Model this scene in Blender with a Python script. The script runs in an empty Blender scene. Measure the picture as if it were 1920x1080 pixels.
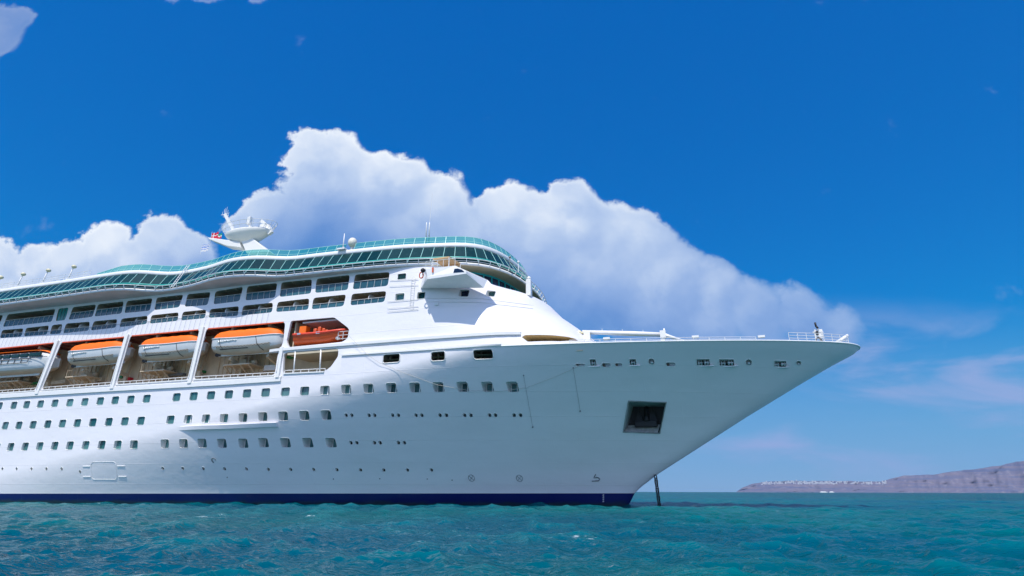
import bpy, bmesh, math, random
import numpy as np
from mathutils import Vector, Matrix, noise
from mathutils.geometry import delaunay_2d_cdt
random.seed(7)
R = math.radians
sc = bpy.context.scene
COL = sc.collection

# ------------------------------------------------------------------ camera
F, CH, CD = 1056.0, 1.6, 73.0
YAW, ROLL, PITCH = R(17.45), R(0.15), math.atan((921.5-540)/1056.0)
CAM = np.array([0.0, -CD, CH])
FW = np.array([-math.sin(YAW)*math.cos(PITCH), math.cos(YAW)*math.cos(PITCH), math.sin(PITCH)])
RT0 = np.array([math.cos(YAW), math.sin(YAW), 0.0])
UP0 = np.cross(RT0, FW)
RT = math.cos(ROLL)*RT0 + math.sin(ROLL)*UP0
UP = math.cos(ROLL)*UP0 - math.sin(ROLL)*RT0
cd = bpy.data.cameras.new('camera')
cam = bpy.data.objects.new('camera', cd)
COL.objects.link(cam)
cam.matrix_world = Matrix(((RT[0], UP[0], -FW[0], CAM[0]), (RT[1], UP[1], -FW[1], CAM[1]), (RT[2], UP[2], -FW[2], CAM[2]), (0, 0, 0, 1)))
cd.sensor_width = 36.0
cd.lens = F/1920*36.0
cd.clip_start = 0.3
cd.clip_end = 80000
sc.camera = cam

# ------------------------------------------------------------------ light
SUN_EL, SUN_AZ = 60.0, 0.0        # azimuth 0 = straight out from the starboard side (-Y)
sd = bpy.data.lights.new('sun', 'SUN')
sd.energy = 3.8
sd.angle = R(0.5)
sd.color = (1.0, 0.945, 0.86)
so = bpy.data.objects.new('sun', sd)
COL.objects.link(so)
sv = Vector((-math.sin(R(SUN_AZ))*math.cos(R(SUN_EL)), -math.cos(R(SUN_AZ))*math.cos(R(SUN_EL)), math.sin(R(SUN_EL))))
so.rotation_euler = sv.to_track_quat('Z', 'Y').to_euler()
sc.view_settings.view_transform = 'Standard'
sc.view_settings.look = 'None'
sc.view_settings.exposure = 0.22
sc.view_settings.gamma = 1.0

# ------------------------------------------------------------------ sky (world)
world = bpy.data.worlds.new('World')
sc.world = world
world.use_nodes = True
wt = world.node_tree
wt.nodes.clear()
WN, WL = wt.nodes, wt.links


class NB:
    """small helper that writes shader maths"""
    def __init__(s, tree):
        s.t = tree
    def n(s, typ, **kw):
        nd = s.t.nodes.new(typ)
        for k, v in kw.items():
            setattr(nd, k, v)
        return nd
    def put(s, sock, v):
        if v is None:
            return
        if hasattr(v, 'links') or hasattr(v, 'is_linked'):
            s.t.links.new(v, sock)
        else:
            sock.default_value = v
    def m(s, op, a, b=None, c=None, clamp=False):
        nd = s.n('ShaderNodeMath', operation=op, use_clamp=clamp)
        s.put(nd.inputs[0], a); s.put(nd.inputs[1], b); s.put(nd.inputs[2], c)
        return nd.outputs[0]
    def v(s, op, a, b=None, scale=None):
        nd = s.n('ShaderNodeVectorMath', operation=op)
        s.put(nd.inputs[0], a); s.put(nd.inputs[1], b)
        if scale is not None:
            s.put(nd.inputs['Scale'], scale)
        return nd.outputs['Value'] if op in ('DISTANCE', 'DOT_PRODUCT', 'LENGTH') else nd.outputs[0]
    def noise(s, vec, scale, detail=4, rough=0.55, col=False, dist=0.0):
        nd = s.n('ShaderNodeTexNoise')
        s.put(nd.inputs['Vector'], vec)
        nd.inputs['Scale'].default_value = scale
        nd.inputs['Detail'].default_value = detail
        nd.inputs['Roughness'].default_value = rough
        nd.inputs['Distortion'].default_value = dist
        return nd.outputs['Color'] if col else nd.outputs[0]
    def smooth(s, x, a, b, lo=0.0, hi=1.0):
        nd = s.n('ShaderNodeMapRange', interpolation_type='SMOOTHSTEP')
        s.put(nd.inputs[0], x)
        nd.inputs[1].default_value = a; nd.inputs[2].default_value = b
        nd.inputs[3].default_value = lo; nd.inputs[4].default_value = hi
        return nd.outputs[0]
    def mix(s, f, a, b):
        nd = s.n('ShaderNodeMix', data_type='RGBA')
        s.put(nd.inputs['Factor'], f)
        s.put(nd.inputs['A'] if False else nd.inputs[6], a)
        s.put(nd.inputs[7], b)
        return nd.outputs[2]
    def comb(s, x, y, z=0.0):
        nd = s.n('ShaderNodeCombineXYZ')
        s.put(nd.inputs[0], x); s.put(nd.inputs[1], y); s.put(nd.inputs[2], z)
        return nd.outputs[0]
    def sep(s, v):
        nd = s.n('ShaderNodeSeparateXYZ')
        s.put(nd.inputs[0], v)
        return nd.outputs


wb = NB(wt)
sky = wb.n('ShaderNodeTexSky')
sky.sky_type = 'NISHITA'
sky.sun_disc = False
sky.sun_elevation = R(SUN_EL)
sky.sun_rotation = math.atan2(sv.x, sv.y)
sky.altitude = 0
sky.air_density = 1.0
sky.dust_density = 0.3
sky.ozone_density = 3.0
hs = wb.n('ShaderNodeHueSaturation')
hs.inputs['Saturation'].default_value = 1.28
hs.inputs['Value'].default_value = 1.0
WL.new(sky.outputs[0], hs.inputs['Color'])
SKYMUL = 0.105
skyc = wb.v('MULTIPLY', hs.outputs[0], (0.62*SKYMUL, 0.98*SKYMUL, 1.12*SKYMUL))
skyc = wb.v('MAXIMUM', skyc, (0.0, 0.0, 0.0))
# polarised, clean-air blue: deepen the ratio of red and green to blue
_r, _g, _b = wb.sep(skyc)[0:3]
_b = wb.m('MAXIMUM', _b, 0.001)
_v = wb.m('MULTIPLY', wb.m('POWER', _b, 0.377), 0.66)
skyc = wb.comb(wb.m('MULTIPLY', wb.m('POWER', wb.m('DIVIDE', _r, _b), 2.8), _v),
               wb.m('MULTIPLY', wb.m('POWER', wb.m('DIVIDE', _g, _b), 1.24), _v), _v)

# clouds: a fixed patch of the heavens, in the tangent plane of one world direction
AX = np.array([-math.sin(YAW), math.cos(YAW), 0.0])
tc = wb.n('ShaderNodeTexCoord')
dvec = tc.outputs['Generated']
da = wb.v('DOT_PRODUCT', dvec, tuple(RT0))
df = wb.v('DOT_PRODUCT', dvec, tuple(AX))
dz = wb.sep(dvec)[2]
dfm = wb.m('MAXIMUM', df, 0.05)
ca = wb.m('DIVIDE', da, dfm)
cb = wb.m('DIVIDE', dz, dfm)
CP = wb.comb(ca, cb, 0.0)


def sk(px, py):
    d = FW + RT*(px-960)/F - UP*(py-540)/F
    f = d @ AX
    return (float(d @ RT0)/f, float(d[2])/f)


CLOUD = [(500, 405, 62), (470, 430, 55), (585, 295, 60), (620, 300, 68), (620, 350, 105), (700, 345, 78), (750, 335, 62), (810, 385, 82), (760, 460, 150), (560, 440, 110),
         (650, 440, 150), (945, 410, 70), (1010, 440, 85), (1072, 374, 54), (1085, 430, 82), (1150, 440, 75), (1200, 450, 66), (1100, 520, 125), (1250, 520, 82), (1330, 545, 72), (1410, 590, 78),
         (1500, 590, 62), (1560, 604, 50), (1220, 590, 105), (930, 520, 135), (880, 440, 70), (1330, 610, 75),
         (300, 455, 76), (345, 480, 75), (190, 455, 62), (130, 490, 58), (60, 500, 62), (-10, 500, 70), (230, 510, 90), (-20, 60, 78), (30, 40, 36), (400, -22, 42), (330, -30, 42), (480, -30, 38)]


def cloud_group():
    g = bpy.data.node_groups.new('cloud_height', 'ShaderNodeTree')
    g.interface.new_socket('P', in_out='INPUT', socket_type='NodeSocketVector')
    g.interface.new_socket('H', in_out='OUTPUT', socket_type='NodeSocketFloat')
    b = NB(g)
    gi = b.n('NodeGroupInput'); go = b.n('NodeGroupOutput')
    P = gi.outputs[0]
    w1 = b.noise(P, 7.0, 3, 0.5, col=True)
    w1 = b.v('SCALE', b.v('SUBTRACT', w1, (0.5, 0.5, 0.5)), scale=0.06)
    w2 = b.noise(P, 26.0, 5, 0.6, col=True)
    w2 = b.v('SCALE', b.v('SUBTRACT', w2, (0.5, 0.5, 0.5)), scale=0.050)
    Q = b.v('MULTIPLY', b.v('ADD', b.v('ADD', P, w1), w2), (1, 1, 0))
    cur = None
    for (px, py, r) in CLOUD:
        a, e = sk(px, py)
        a2, e2 = sk(px+r*0.7, py-r*0.7)
        rr = math.hypot(a2-a, e2-e)*1.02
        dd = b.v('DISTANCE', Q, (a, e, 0.0))
        hgt = b.m('MULTIPLY_ADD', dd, -1.0/rr, 1.0)
        hgt = b.m('MULTIPLY', hgt, 0.5+0.5*min(1, r/90))
        cur = hgt if cur is None else b.m('SMOOTH_MAX', cur, hgt, 0.13)
    f2 = b.noise(P, 13.0, 9, 0.62)
    cur = b.m('MULTIPLY_ADD', b.m('SUBTRACT', f2, 0.5), 0.62, b.m('SUBTRACT', cur, 0.05))
    g.links.new(cur, go.inputs[0])
    return g


CG = cloud_group()
def cg(P):
    nd = wb.n('ShaderNodeGroup'); nd.node_tree = CG
    WL.new(P, nd.inputs[0])
    return nd.outputs[0]


H0 = cg(CP)
H1 = cg(wb.v('ADD', CP, (-0.022, 0.034, 0.0)))
lit = wb.m('SUBTRACT', H0, H1)
lit = wb.smooth(lit, -0.22, 0.42)
asoft = wb.smooth(ca, 0.15, 0.60)
alpha = wb.m('ADD', wb.m('MULTIPLY', wb.smooth(H0, -0.01, 0.15), wb.m('SUBTRACT', 1.0, asoft)), wb.m('MULTIPLY', wb.smooth(H0, 0.0, 0.36), asoft))
# the cloud's own height: bright tops, blue-grey base that thins out
base_y = wb.m('MINIMUM', wb.m('MULTIPLY_ADD', ca, 0.63, 0.99), wb.m('MULTIPLY_ADD', ca, -0.42, 0.60))           # rim sinks towards the right
rel = wb.m('SUBTRACT', cb, base_y)
top = wb.m('SUBTRACT', wb.smooth(rel, -0.40, 0.0), wb.smooth(ca, -0.1, 0.6, 0.0, 0.50))
big = wb.noise(CP, 5.5, 8, 0.58, dist=0.5)
shade = wb.m('MULTIPLY_ADD', lit, 0.14, wb.m('MULTIPLY', top, 0.74))
shade = wb.m('ADD', shade, wb.m('MULTIPLY', wb.m('SUBTRACT', big, 0.5), 0.75))
shade = wb.m('ADD', shade, wb.m('MULTIPLY', wb.smooth(H0, 0.02, 0.30, 1.0, 0.0), 0.16), clamp=True)
ramp = wb.n('ShaderNodeValToRGB')
cr = ramp.color_ramp
cr.elements[0].position = 0.0; cr.elements[0].color = (0.120, 0.250, 0.560, 1)
cr.elements[1].position = 1.0; cr.elements[1].color = (0.76, 0.81, 0.88, 1)
e = cr.elements.new(0.35); e.color = (0.25, 0.38, 0.66, 1)
e = cr.elements.new(0.68); e.color = (0.45, 0.56, 0.76, 1)
WL.new(shade, ramp.inputs[0])
cloudc = ramp.outputs[0]
thin = wb.smooth(rel, -0.38, -0.14)                       # base dissolves
alpha = wb.m('MULTIPLY', alpha, wb.m('MULTIPLY_ADD', thin, 0.62, 0.36))
leftdim = wb.smooth(cb, 0.80, 0.92, 1.0, 0.30)
alpha = wb.m('MULTIPLY', alpha, leftdim)
alpha = wb.m('MULTIPLY', alpha, wb.smooth(ca, 0.30, 0.66, 1.0, 0.70))
# faint streaks low on the right and a veil near the horizon
sv1 = wb.noise(wb.v('MULTIPLY', CP, (1.5, 5.5, 1.0)), 1.7, 6, 0.55, dist=0.5)
stre = wb.smooth(sv1, 0.44, 0.66)
stre = wb.m('MULTIPLY', stre, wb.m('MULTIPLY', wb.smooth(cb, 0.0, 0.06), wb.smooth(cb, 0.22, 0.36, 1.0, 0.0)))
stre = wb.m('MULTIPLY', stre, wb.smooth(ca, 0.10, 0.35))
wis = wb.noise(CP, 9.0, 4, 0.6)
wis = wb.m('MULTIPLY', wb.smooth(wis, 0.66, 0.80), 0.22)
front = wb.smooth(df, 0.1, 0.3)
veil = wb.m('MULTIPLY', wb.smooth(cb, 0.0, 0.36, 0.85, 0.0), 1.0)
c1 = wb.mix(veil, skyc, (0.165, 0.29, 0.58, 1))
c2 = wb.mix(wb.m('MULTIPLY', wb.m('MAXIMUM', wb.m('MULTIPLY', stre, 0.85), wis), front), c1, (0.27, 0.36, 0.63, 1))
c3 = wb.mix(wb.m('MULTIPLY', alpha, front), c2, cloudc)
# sky behind the viewer: unseen bluish cloud, added to fill the shaded hull
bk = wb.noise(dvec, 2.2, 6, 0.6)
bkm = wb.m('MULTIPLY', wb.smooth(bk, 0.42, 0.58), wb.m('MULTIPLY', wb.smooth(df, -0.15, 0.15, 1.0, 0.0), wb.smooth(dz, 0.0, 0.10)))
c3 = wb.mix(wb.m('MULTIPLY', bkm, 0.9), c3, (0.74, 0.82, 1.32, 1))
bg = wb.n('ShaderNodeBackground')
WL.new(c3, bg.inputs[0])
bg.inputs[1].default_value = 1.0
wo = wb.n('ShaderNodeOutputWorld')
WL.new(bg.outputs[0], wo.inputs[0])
world.cycles.sampling_method = 'MANUAL'
world.cycles.sample_map_resolution = 512

# ------------------------------------------------------------------ materials
MATS = {}
def mat(name, base, rough=0.5, metal=0.0, var=0.0, vscale=1.0, bump=0.0, bscale=8.0, alpha=None, spec=0.5, coat=0.0, streak=0.0, trans=0.0, ior=1.5):
    if name in MATS:
        return MATS[name]
    m = bpy.data.materials.new(name)
    m.use_nodes = True
    t = m.node_tree
    b = NB(t)
    p = t.nodes['Principled BSDF']
    p.inputs['Roughness'].default_value = rough
    p.inputs['Metallic'].default_value = metal
    p.inputs['Specular IOR Level'].default_value = spec
    p.inputs['IOR'].default_value = ior
    p.inputs['Coat Weight'].default_value = coat
    p.inputs['Transmission Weight'].default_value = trans
    geo = b.n('ShaderNodeNewGeometry')
    pos = geo.outputs['Position']
    col = (*base, 1)
    if var > 0 or streak > 0:
        n1 = b.noise(pos, vscale, 5, 0.6)
        f = b.m('MULTIPLY', b.smooth(n1, 0.3, 0.75), var)
        c = b.mix(f, col, (base[0]*0.5, base[1]*0.47, base[2]*0.42, 1))
        if streak > 0:
            n2 = b.noise(b.v('MULTIPLY', pos, (2.2, 2.2, 0.12)), 1.5, 6, 0.65)
            f2 = b.m('MULTIPLY', b.smooth(n2, 0.58, 0.80), streak)
            c = b.mix(f2, c, (base[0]*0.62, base[1]*0.52, base[2]*0.38, 1))
        t.links.new(c, p.inputs['Base Color'])
    else:
        p.inputs['Base Color'].default_value = col
    if bump > 0:
        bn = b.n('ShaderNodeBump')
        bn.inputs['Strength'].default_value = bump
        bn.inputs['Distance'].default_value = 0.02
        t.links.new(b.noise(pos, bscale, 4, 0.6), bn.inputs['Height'])
        t.links.new(bn.outputs[0], p.inputs['Normal'])
    if alpha is not None:
        p.inputs['Alpha'].default_value = alpha
    MATS[name] = m
    return m


def hull_mat(name, base, rough, lines=True):
    """painted plate: faint horizontal weld seams, slightly hungry plating, thin rust weeps"""
    m = bpy.data.materials.new(name)
    m.use_nodes = True
    t = m.node_tree
    b = NB(t)
    p = t.nodes['Principled BSDF']
    p.inputs['Roughness'].default_value = rough
    geo = b.n('ShaderNodeNewGeometry')
    pos = geo.outputs['Position']
    x, y, z = b.sep(pos)[0:3]
    n1 = b.noise(b.v('MULTIPLY', pos, (0.12, 0.12, 0.5)), 1.0, 5, 0.6)
    f = b.m('MULTIPLY', b.smooth(n1, 0.35, 0.75), 0.22)
    c = b.mix(f, (*base, 1), (base[0]*0.75, base[1]*0.76, base[2]*0.74, 1))
    n2 = b.noise(b.v('MULTIPLY', pos, (1.3, 1.3, 0.10)), 1.0, 6, 0.7)
    f2 = b.m('MULTIPLY', b.smooth(n2, 0.60, 0.82), 0.16)
    c = b.mix(f2, c, (base[0]*0.66, base[1]*0.56, base[2]*0.44, 1))
    CBASE = c
    # seams every 2.45 m in height, butts every 9 m
    fz = b.m('FRACT', b.m('DIVIDE', b.m('ADD', z, 1.31), 2.45))
    s1 = b.m('ABSOLUTE', b.m('SUBTRACT', fz, 0.5))
    s1 = b.smooth(s1, 0.0, 0.014, 1.0, 0.0)
    row = b.m('FLOOR', b.m('DIVIDE', b.m('ADD', z, 1.31), 2.45))
    fx = b.m('FRACT', b.m('DIVIDE', b.m('ADD', x, b.m('MULTIPLY', row, 3.7)), 9.2))
    s2 = b.m('ABSOLUTE', b.m('SUBTRACT', fx, 0.5))
    s2 = b.m('MULTIPLY', b.smooth(s2, 0.0, 0.004, 1.0, 0.0), 0.6)
    c = b.mix(b.m('MULTIPLY', s1, 0.10), CBASE, (base[0]*0.5, base[1]*0.5, base[2]*0.5, 1))
    t.links.new(c, p.inputs['Base Color'])
    hung = b.noise(b.v('MULTIPLY', pos, (0.9, 0.9, 1.3)), 1.0, 2, 0.5)
    if not lines:
        slime = b.smooth(b.m('ADD', z, b.m('MULTIPLY', b.noise(b.v('MULTIPLY', pos, (0.6, 0.6, 2.0)), 1.0, 5, 0.65), -0.9)), -0.35, 0.15, 1.0, 0.0)
        c2_ = b.mix(b.m('MULTIPLY', slime, 0.75), c, (0.020, 0.040, 0.030, 1))
        t.links.new(c2_, p.inputs['Base Color'])
    hh = b.m('ADD', b.m('MULTIPLY', b.m('MAXIMUM', s1, s2), 0.030), b.m('MULTIPLY', hung, 0.045))
    bn = b.n('ShaderNodeBump')
    bn.inputs['Strength'].default_value = 0.55
    bn.inputs['Distance'].default_value = 1.0
    t.links.new(hh, bn.inputs['Height'])
    t.links.new(bn.outputs[0], p.inputs['Normal'])
    MATS[name] = m
    return m


WHITE = hull_mat('white_paint', (0.80, 0.785, 0.80), 0.36)
NAVY = hull_mat('navy_boot_paint', (0.003, 0.009, 0.105), 0.30, False)
TRIM = mat('white_trim', (0.80, 0.80, 0.78), 0.4, var=0.10, vscale=1.5)
RAIL = mat('white_rail', (0.78, 0.78, 0.76), 0.4)
CREAM = mat('cream_paint', (0.62, 0.52, 0.36), 0.6, var=0.25, vscale=0.8, streak=0.15)
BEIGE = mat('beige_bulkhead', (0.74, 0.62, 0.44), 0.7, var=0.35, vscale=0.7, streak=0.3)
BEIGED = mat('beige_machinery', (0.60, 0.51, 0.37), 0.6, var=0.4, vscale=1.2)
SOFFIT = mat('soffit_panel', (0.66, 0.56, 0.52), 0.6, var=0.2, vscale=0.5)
CEIL_BOUNCE = mat('orange_bounce_ceiling', (0.30, 0.10, 0.07), 0.6, var=0.35, vscale=0.8)  # orange reflection from below put into the ceiling colour
DECK = mat('deck_green', (0.10, 0.16, 0.12), 0.8, var=0.3, vscale=0.6)
TEAK = mat('deck_teak', (0.30, 0.20, 0.11), 0.8, var=0.3, vscale=0.8)
DARK = mat('dark_recess', (0.02, 0.022, 0.025), 0.6)
BLACK = mat('black_iron', (0.012, 0.012, 0.014), 0.55, var=0.4, vscale=3)
GREYM = mat('grey_metal', (0.20, 0.21, 0.22), 0.45, metal=0.4, var=0.3, vscale=2)
STEELB = mat('bright_steel', (0.55, 0.55, 0.55), 0.3, metal=0.7)
RUSTY = mat('rusty_steel', (0.16, 0.09, 0.05), 0.8, var=0.6, vscale=2.5, streak=0.5)
TEALF = mat('teal_frame', (0.02, 0.33, 0.28), 0.35)
MULL = mat('pale_mullion', (0.36, 0.68, 0.62), 0.35)
ORANGE = mat('orange_canvas', (0.92, 0.165, 0.0), 0.6, var=0.12, vscale=1.2, bump=0.5, bscale=2.0)
ORANGED = mat('orange_red_paint', (0.70, 0.10, 0.02), 0.4, var=0.2, vscale=1.5)
REDP = mat('red_paint', (0.55, 0.02, 0.03), 0.4)
GREENP = mat('green_sign_paint', (0.01, 0.20, 0.05), 0.4)
BOATW = mat('boat_white', (0.70, 0.72, 0.72), 0.35, var=0.15, vscale=0.8, streak=0.25)
BOATB = mat('boat_under', (0.58, 0.50, 0.40), 0.5, var=0.3, vscale=0.8, streak=0.3)
ROPE = mat('pale_rope', (0.55, 0.52, 0.46), 0.8)
YELL = mat('warm_white_lamp_housing', (0.72, 0.66, 0.44), 0.4)
TAN = mat('tan_awning', (0.62, 0.40, 0.20), 0.7, var=0.15, vscale=2)


def glass(name, base, rough=0.06, spec=0.6, var=0.0):
    if name in MATS:
        return MATS[name]
    m = bpy.data.materials.new(name); m.use_nodes = True
    t = m.node_tree; b = NB(t)
    p = t.nodes['Principled BSDF']
    p.inputs['Roughness'].default_value = rough
    p.inputs['Specular IOR Level'].default_value = spec
    geo = b.n('ShaderNodeNewGeometry')
    oi = b.n('ShaderNodeObjectInfo')
    f = b.m('MULTIPLY', oi.outputs['Random'], var)
    n1 = b.noise(b.v('MULTIPLY', geo.outputs['Position'], (2.5, 2.5, 0.6)), 1.0, 3, 0.6)
    f = b.m('ADD', f, b.m('MULTIPLY', b.smooth(n1, 0.45, 0.8), var*0.8), clamp=True)
    c = b.mix(f, (*base, 1), (base[0]*3+0.10, base[1]*2.2+0.16, base[2]*2.0+0.15, 1))
    t.links.new(c, p.inputs['Base Color'])
    MATS[name] = m
    return m


GL_CAB = glass('cabin_glass', (0.015, 0.075, 0.085), var=0.55)
GL_DK = glass('tinted_lounge_glass', (0.004, 0.030, 0.034), spec=0.14, var=0.10)
GL_NAVY = glass('bridge_glass', (0.006, 0.014, 0.045), var=0.15)
GL_PORT = glass('porthole_glass', (0.03, 0.035, 0.04), rough=0.2, var=0.1)
GL_BAL = glass('balcony_glass', (0.01, 0.075, 0.11), rough=0.1, spec=0.25, var=0.18)


def tealglass():
    m = bpy.data.materials.new('clear_teal_glass'); m.use_nodes = True
    t = m.node_tree; b = NB(t)
    p = t.nodes['Principled BSDF']
    p.inputs['Base Color'].default_value = (0.02, 0.26, 0.24, 1)
    p.inputs['Roughness'].default_value = 0.08
    tr = b.n('ShaderNodeBsdfTransparent'); tr.inputs[0].default_value = (0.45, 0.86, 0.84, 1)
    mx = b.n('ShaderNodeMixShader'); mx.inputs[0].default_value = 0.50
    out = [n for n in t.nodes if n.type == 'OUTPUT_MATERIAL'][0]
    t.links.new(tr.outputs[0], mx.inputs[1]); t.links.new(p.outputs[0], mx.inputs[2])
    t.links.new(mx.outputs[0], out.inputs[0])
    return m


GL_TEAL = tealglass()

# ------------------------------------------------------------------ mesh helpers
def link(name, me, parent=None):
    o = bpy.data.objects.new(name, me)
    COL.objects.link(o)
    if parent is not None:
        o.parent = parent
    return o


def tag(o, label=None, cat=None, group=None, kind=None):
    if label: o['label'] = label
    if cat: o['category'] = cat
    if group: o['group'] = group
    if kind: o['kind'] = kind
    return o


def thing(name, loc, label, cat, group=None, rz=0.0):
    o = bpy.data.objects.new(name, None)
    o.empty_display_size = 0.5
    COL.objects.link(o)
    o.location = loc
    o.rotation_euler = (0, 0, rz)
    return tag(o, label, cat, group)


class MB:
    def __init__(s):
        s.v = []; s.f = []; s.mi = []; s.sm = []
    def add(s, vs, fs, mi=0, smooth=False):
        o = len(s.v)
        s.v += [tuple(map(float, v)) for v in vs]
        for f in fs:
            s.f.append(tuple(i+o for i in f)); s.mi.append(mi); s.sm.append(smooth)
    def box(s, a, b, mi=0):
        x0, y0, z0 = [min(a[i], b[i]) for i in range(3)]
        x1, y1, z1 = [max(a[i], b[i]) for i in range(3)]
        s.add([(x0, y0, z0), (x1, y0, z0), (x1, y1, z0), (x0, y1, z0), (x0, y0, z1), (x1, y0, z1), (x1, y1, z1), (x0, y1, z1)],
              [(0, 3, 2, 1), (4, 5, 6, 7), (0, 1, 5, 4), (1, 2, 6, 5), (2, 3, 7, 6), (3, 0, 4, 7)], mi)
    def bar(s, p, q, w, h, mi=0, upv=(0, 0, 1)):
        p, q = Vector(p), Vector(q)
        d = (q-p)
        if d.length < 1e-6: return
        d.normalize()
        u = Vector(upv)
        if abs(d.dot(u)) > 0.98: u = Vector((0, 1, 0))
        sd = d.cross(u).normalized(); u = sd.cross(d).normalized()
        vs = []
        for c in (p, q):
            for (a, b) in ((-1, -1), (1, -1), (1, 1), (-1, 1)):
                vs.append(c+sd*(a*w/2)+u*(b*h/2))
        s.add(vs, [(0, 1, 2, 3), (4, 7, 6, 5), (0, 4, 5, 1), (1, 5, 6, 2), (2, 6, 7, 3), (3, 7, 4, 0)], mi)
    def tube(s, pts, r, n=6, mi=0, closed=False, cap=True):
        pts = [Vector(p) for p in pts]
        m = len(pts)
        rs = r if isinstance(r, (list, tuple)) else [r]*m
        vs = []
        for i, p in enumerate(pts):
            if closed:
                d = pts[(i+1) % m]-pts[i-1]
            else:
                d = pts[min(i+1, m-1)]-pts[max(i-1, 0)]
            if d.length < 1e-9: d = Vector((0, 0, 1))
            d.normalize()
            u = Vector((0, 0, 1)) if abs(d.z) < 0.95 else Vector((0, 1, 0))
            a = d.cross(u).normalized(); b = a.cross(d).normalized()
            for k in range(n):
                t = 2*math.pi*k/n
                vs.append(p+a*(math.cos(t)*rs[i])+b*(math.sin(t)*rs[i]))
        fs = []
        for i in range(m if closed else m-1):
            j = (i+1) % m
            for k in range(n):
                l = (k+1) % n
                fs.append((i*n+k, i*n+l, j*n+l, j*n+k))
        if cap and not closed:
            fs.append(tuple(reversed(range(n)))); fs.append(tuple((m-1)*n+k for k in range(n)))
        s.add(vs, fs, mi, n > 5)
    def grid(s, rows, mi=0, smooth=False, closed=False):
        n = len(rows[0]); vs = [p for r in rows for p in r]; fs = []
        for i in range(len(rows)-1):
            for k in range(n if closed else n-1):
                l = (k+1) % n
                fs.append((i*n+k, i*n+l, (i+1)*n+l, (i+1)*n+k))
        s.add(vs, fs, mi, smooth)
    def sphere(s, c, r, mi=0, nu=12, nv=8, sz=1.0):
        rows = []
        for j in range(nv+1):
            ph = -math.pi/2+math.pi*j/nv
            rows.append([(c[0]+r*math.cos(ph)*math.cos(2*math.pi*k/nu), c[1]+r*math.cos(ph)*math.sin(2*math.pi*k/nu), c[2]+r*sz*math.sin(ph)) for k in range(nu)])
        s.grid(rows, mi, True, True)
    def build(s, name, mats, parent=None, bevel=0.0):
        me = bpy.data.meshes.new(name)
        me.from_pydata(s.v, [], s.f)
        if not isinstance(mats, (list, tuple)): mats = [mats]
        for m in mats: me.materials.append(m)
        me.polygons.foreach_set('material_index', s.mi)
        me.polygons.foreach_set('use_smooth', s.sm)
        me.update()
        o = link(name, me, parent)
        if bevel > 0:
            bv = o.modifiers.new('bevel', 'BEVEL'); bv.width = bevel; bv.segments = 2; bv.limit_method = 'ANGLE'
        return o


# ------------------------------------------------------------------ ship surfaces (starboard is -Y)
BM = 16.1
_SZ = [-8, -0.45, -0.08, 0.57, 1.42, 2.14, 3.65, 5.38, 9.93, 13.46, 15.45, 16.62, 17.26, 20]
_SX = [-9.4, -8.7, -8.38, -7.96, -7.46, -6.66, -4.48, -1.54, 6.17, 12.46, 16.16, 18.59, 19.36, 19.6]
def stem(z): return float(np.interp(z, _SZ, _SX))
def zdeck(x):
    if x < -15: return 16.55+(-15-x)*0.008
    v = min((x+15)/35, 2); return 16.55+0.75*v*v
def hb(x, z):
    s = min(max(z/17.0, -0.3), 1.1)
    L = 100-60*s
    p = 1.9-0.1*s; q = 1.05-0.30*s
    d = max(stem(z)-x, 0.0)
    u = min(d/L, 1.0)
    b = BM*(1-(1-u)**p)**q
    w = 2.3
    r = 0.40+0.85*max(s, 0)
    c = min(d/w, 1.0)
    b += r*math.sqrt(max(0, 1-(1-c)**2))*max(0, 1-u)**3
    return min(b, BM)
_FZ = [14, 17, 18.6, 20.9, 22, 23.3, 25.4, 27, 29.2, 31]
_FX = [-8.0, -8.3, -9.3, -12.0, -13.3, -15.0, -16.9, -18, -19.3, -20]
def front(z): return float(np.interp(z, _FZ, _FX))
def sb(x, z):
    wall = BM-0.06*max(0, z-15.2)
    t = min(max((z-17)/12, 0), 1)
    L = 24-10*t; p = 3.6-1.6*t; q = 0.5
    u = min(max((front(z)-x)/L, 0.0), 1.0)
    return wall*(max(0, 1-(1-u)**p))**q


def ray(px, py): return FW+RT*(px-960)/F-UP*(py-540)/F
def onY(px, py, Y):
    d = ray(px, py); t = (Y+CD)/d[1]; return CAM+t*d
def onZ(px, py, Z, tr=0.0):
    z = Z
    for _ in range(25 if tr else 1):
        d = ray(px, py); t = (z-CH)/d[2]; p = CAM+t*d
        z = Z+tr*max(0, -35-p[0])
    return p
def onS(px, py, bf):
    d = ray(px, py)
    t0 = t = 35.0
    hit = None
    while t < 190:
        p = CAM+t*d
        b = bf(p[0], p[2])
        if b > 0.02 and p[1] > -b:
            hit = t; break
        t0 = t; t += 0.4
    if hit is None: return onY(px, py, 0)
    lo, hi = t0, hit
    for _ in range(24):
        m = (lo+hi)/2; p = CAM+m*d
        if p[1] > -bf(p[0], p[2]): hi = m
        else: lo = m
    return CAM+hi*d
def hp(px, py):
    p = onS(px, py, hb); return (p[0], p[2])
def wp(px, py):
    p = onS(px, py, sb); return (p[0], p[2])


def pip(x, y, poly):
    c = False; n = len(poly); j = n-1
    for i in range(n):
        xi, yi = poly[i]; xj, yj = poly[j]
        if (yi > y) != (yj > y) and x < (xj-xi)*(y-yi)/(yj-yi)+xi: c = not c
        j = i
    return c


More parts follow.
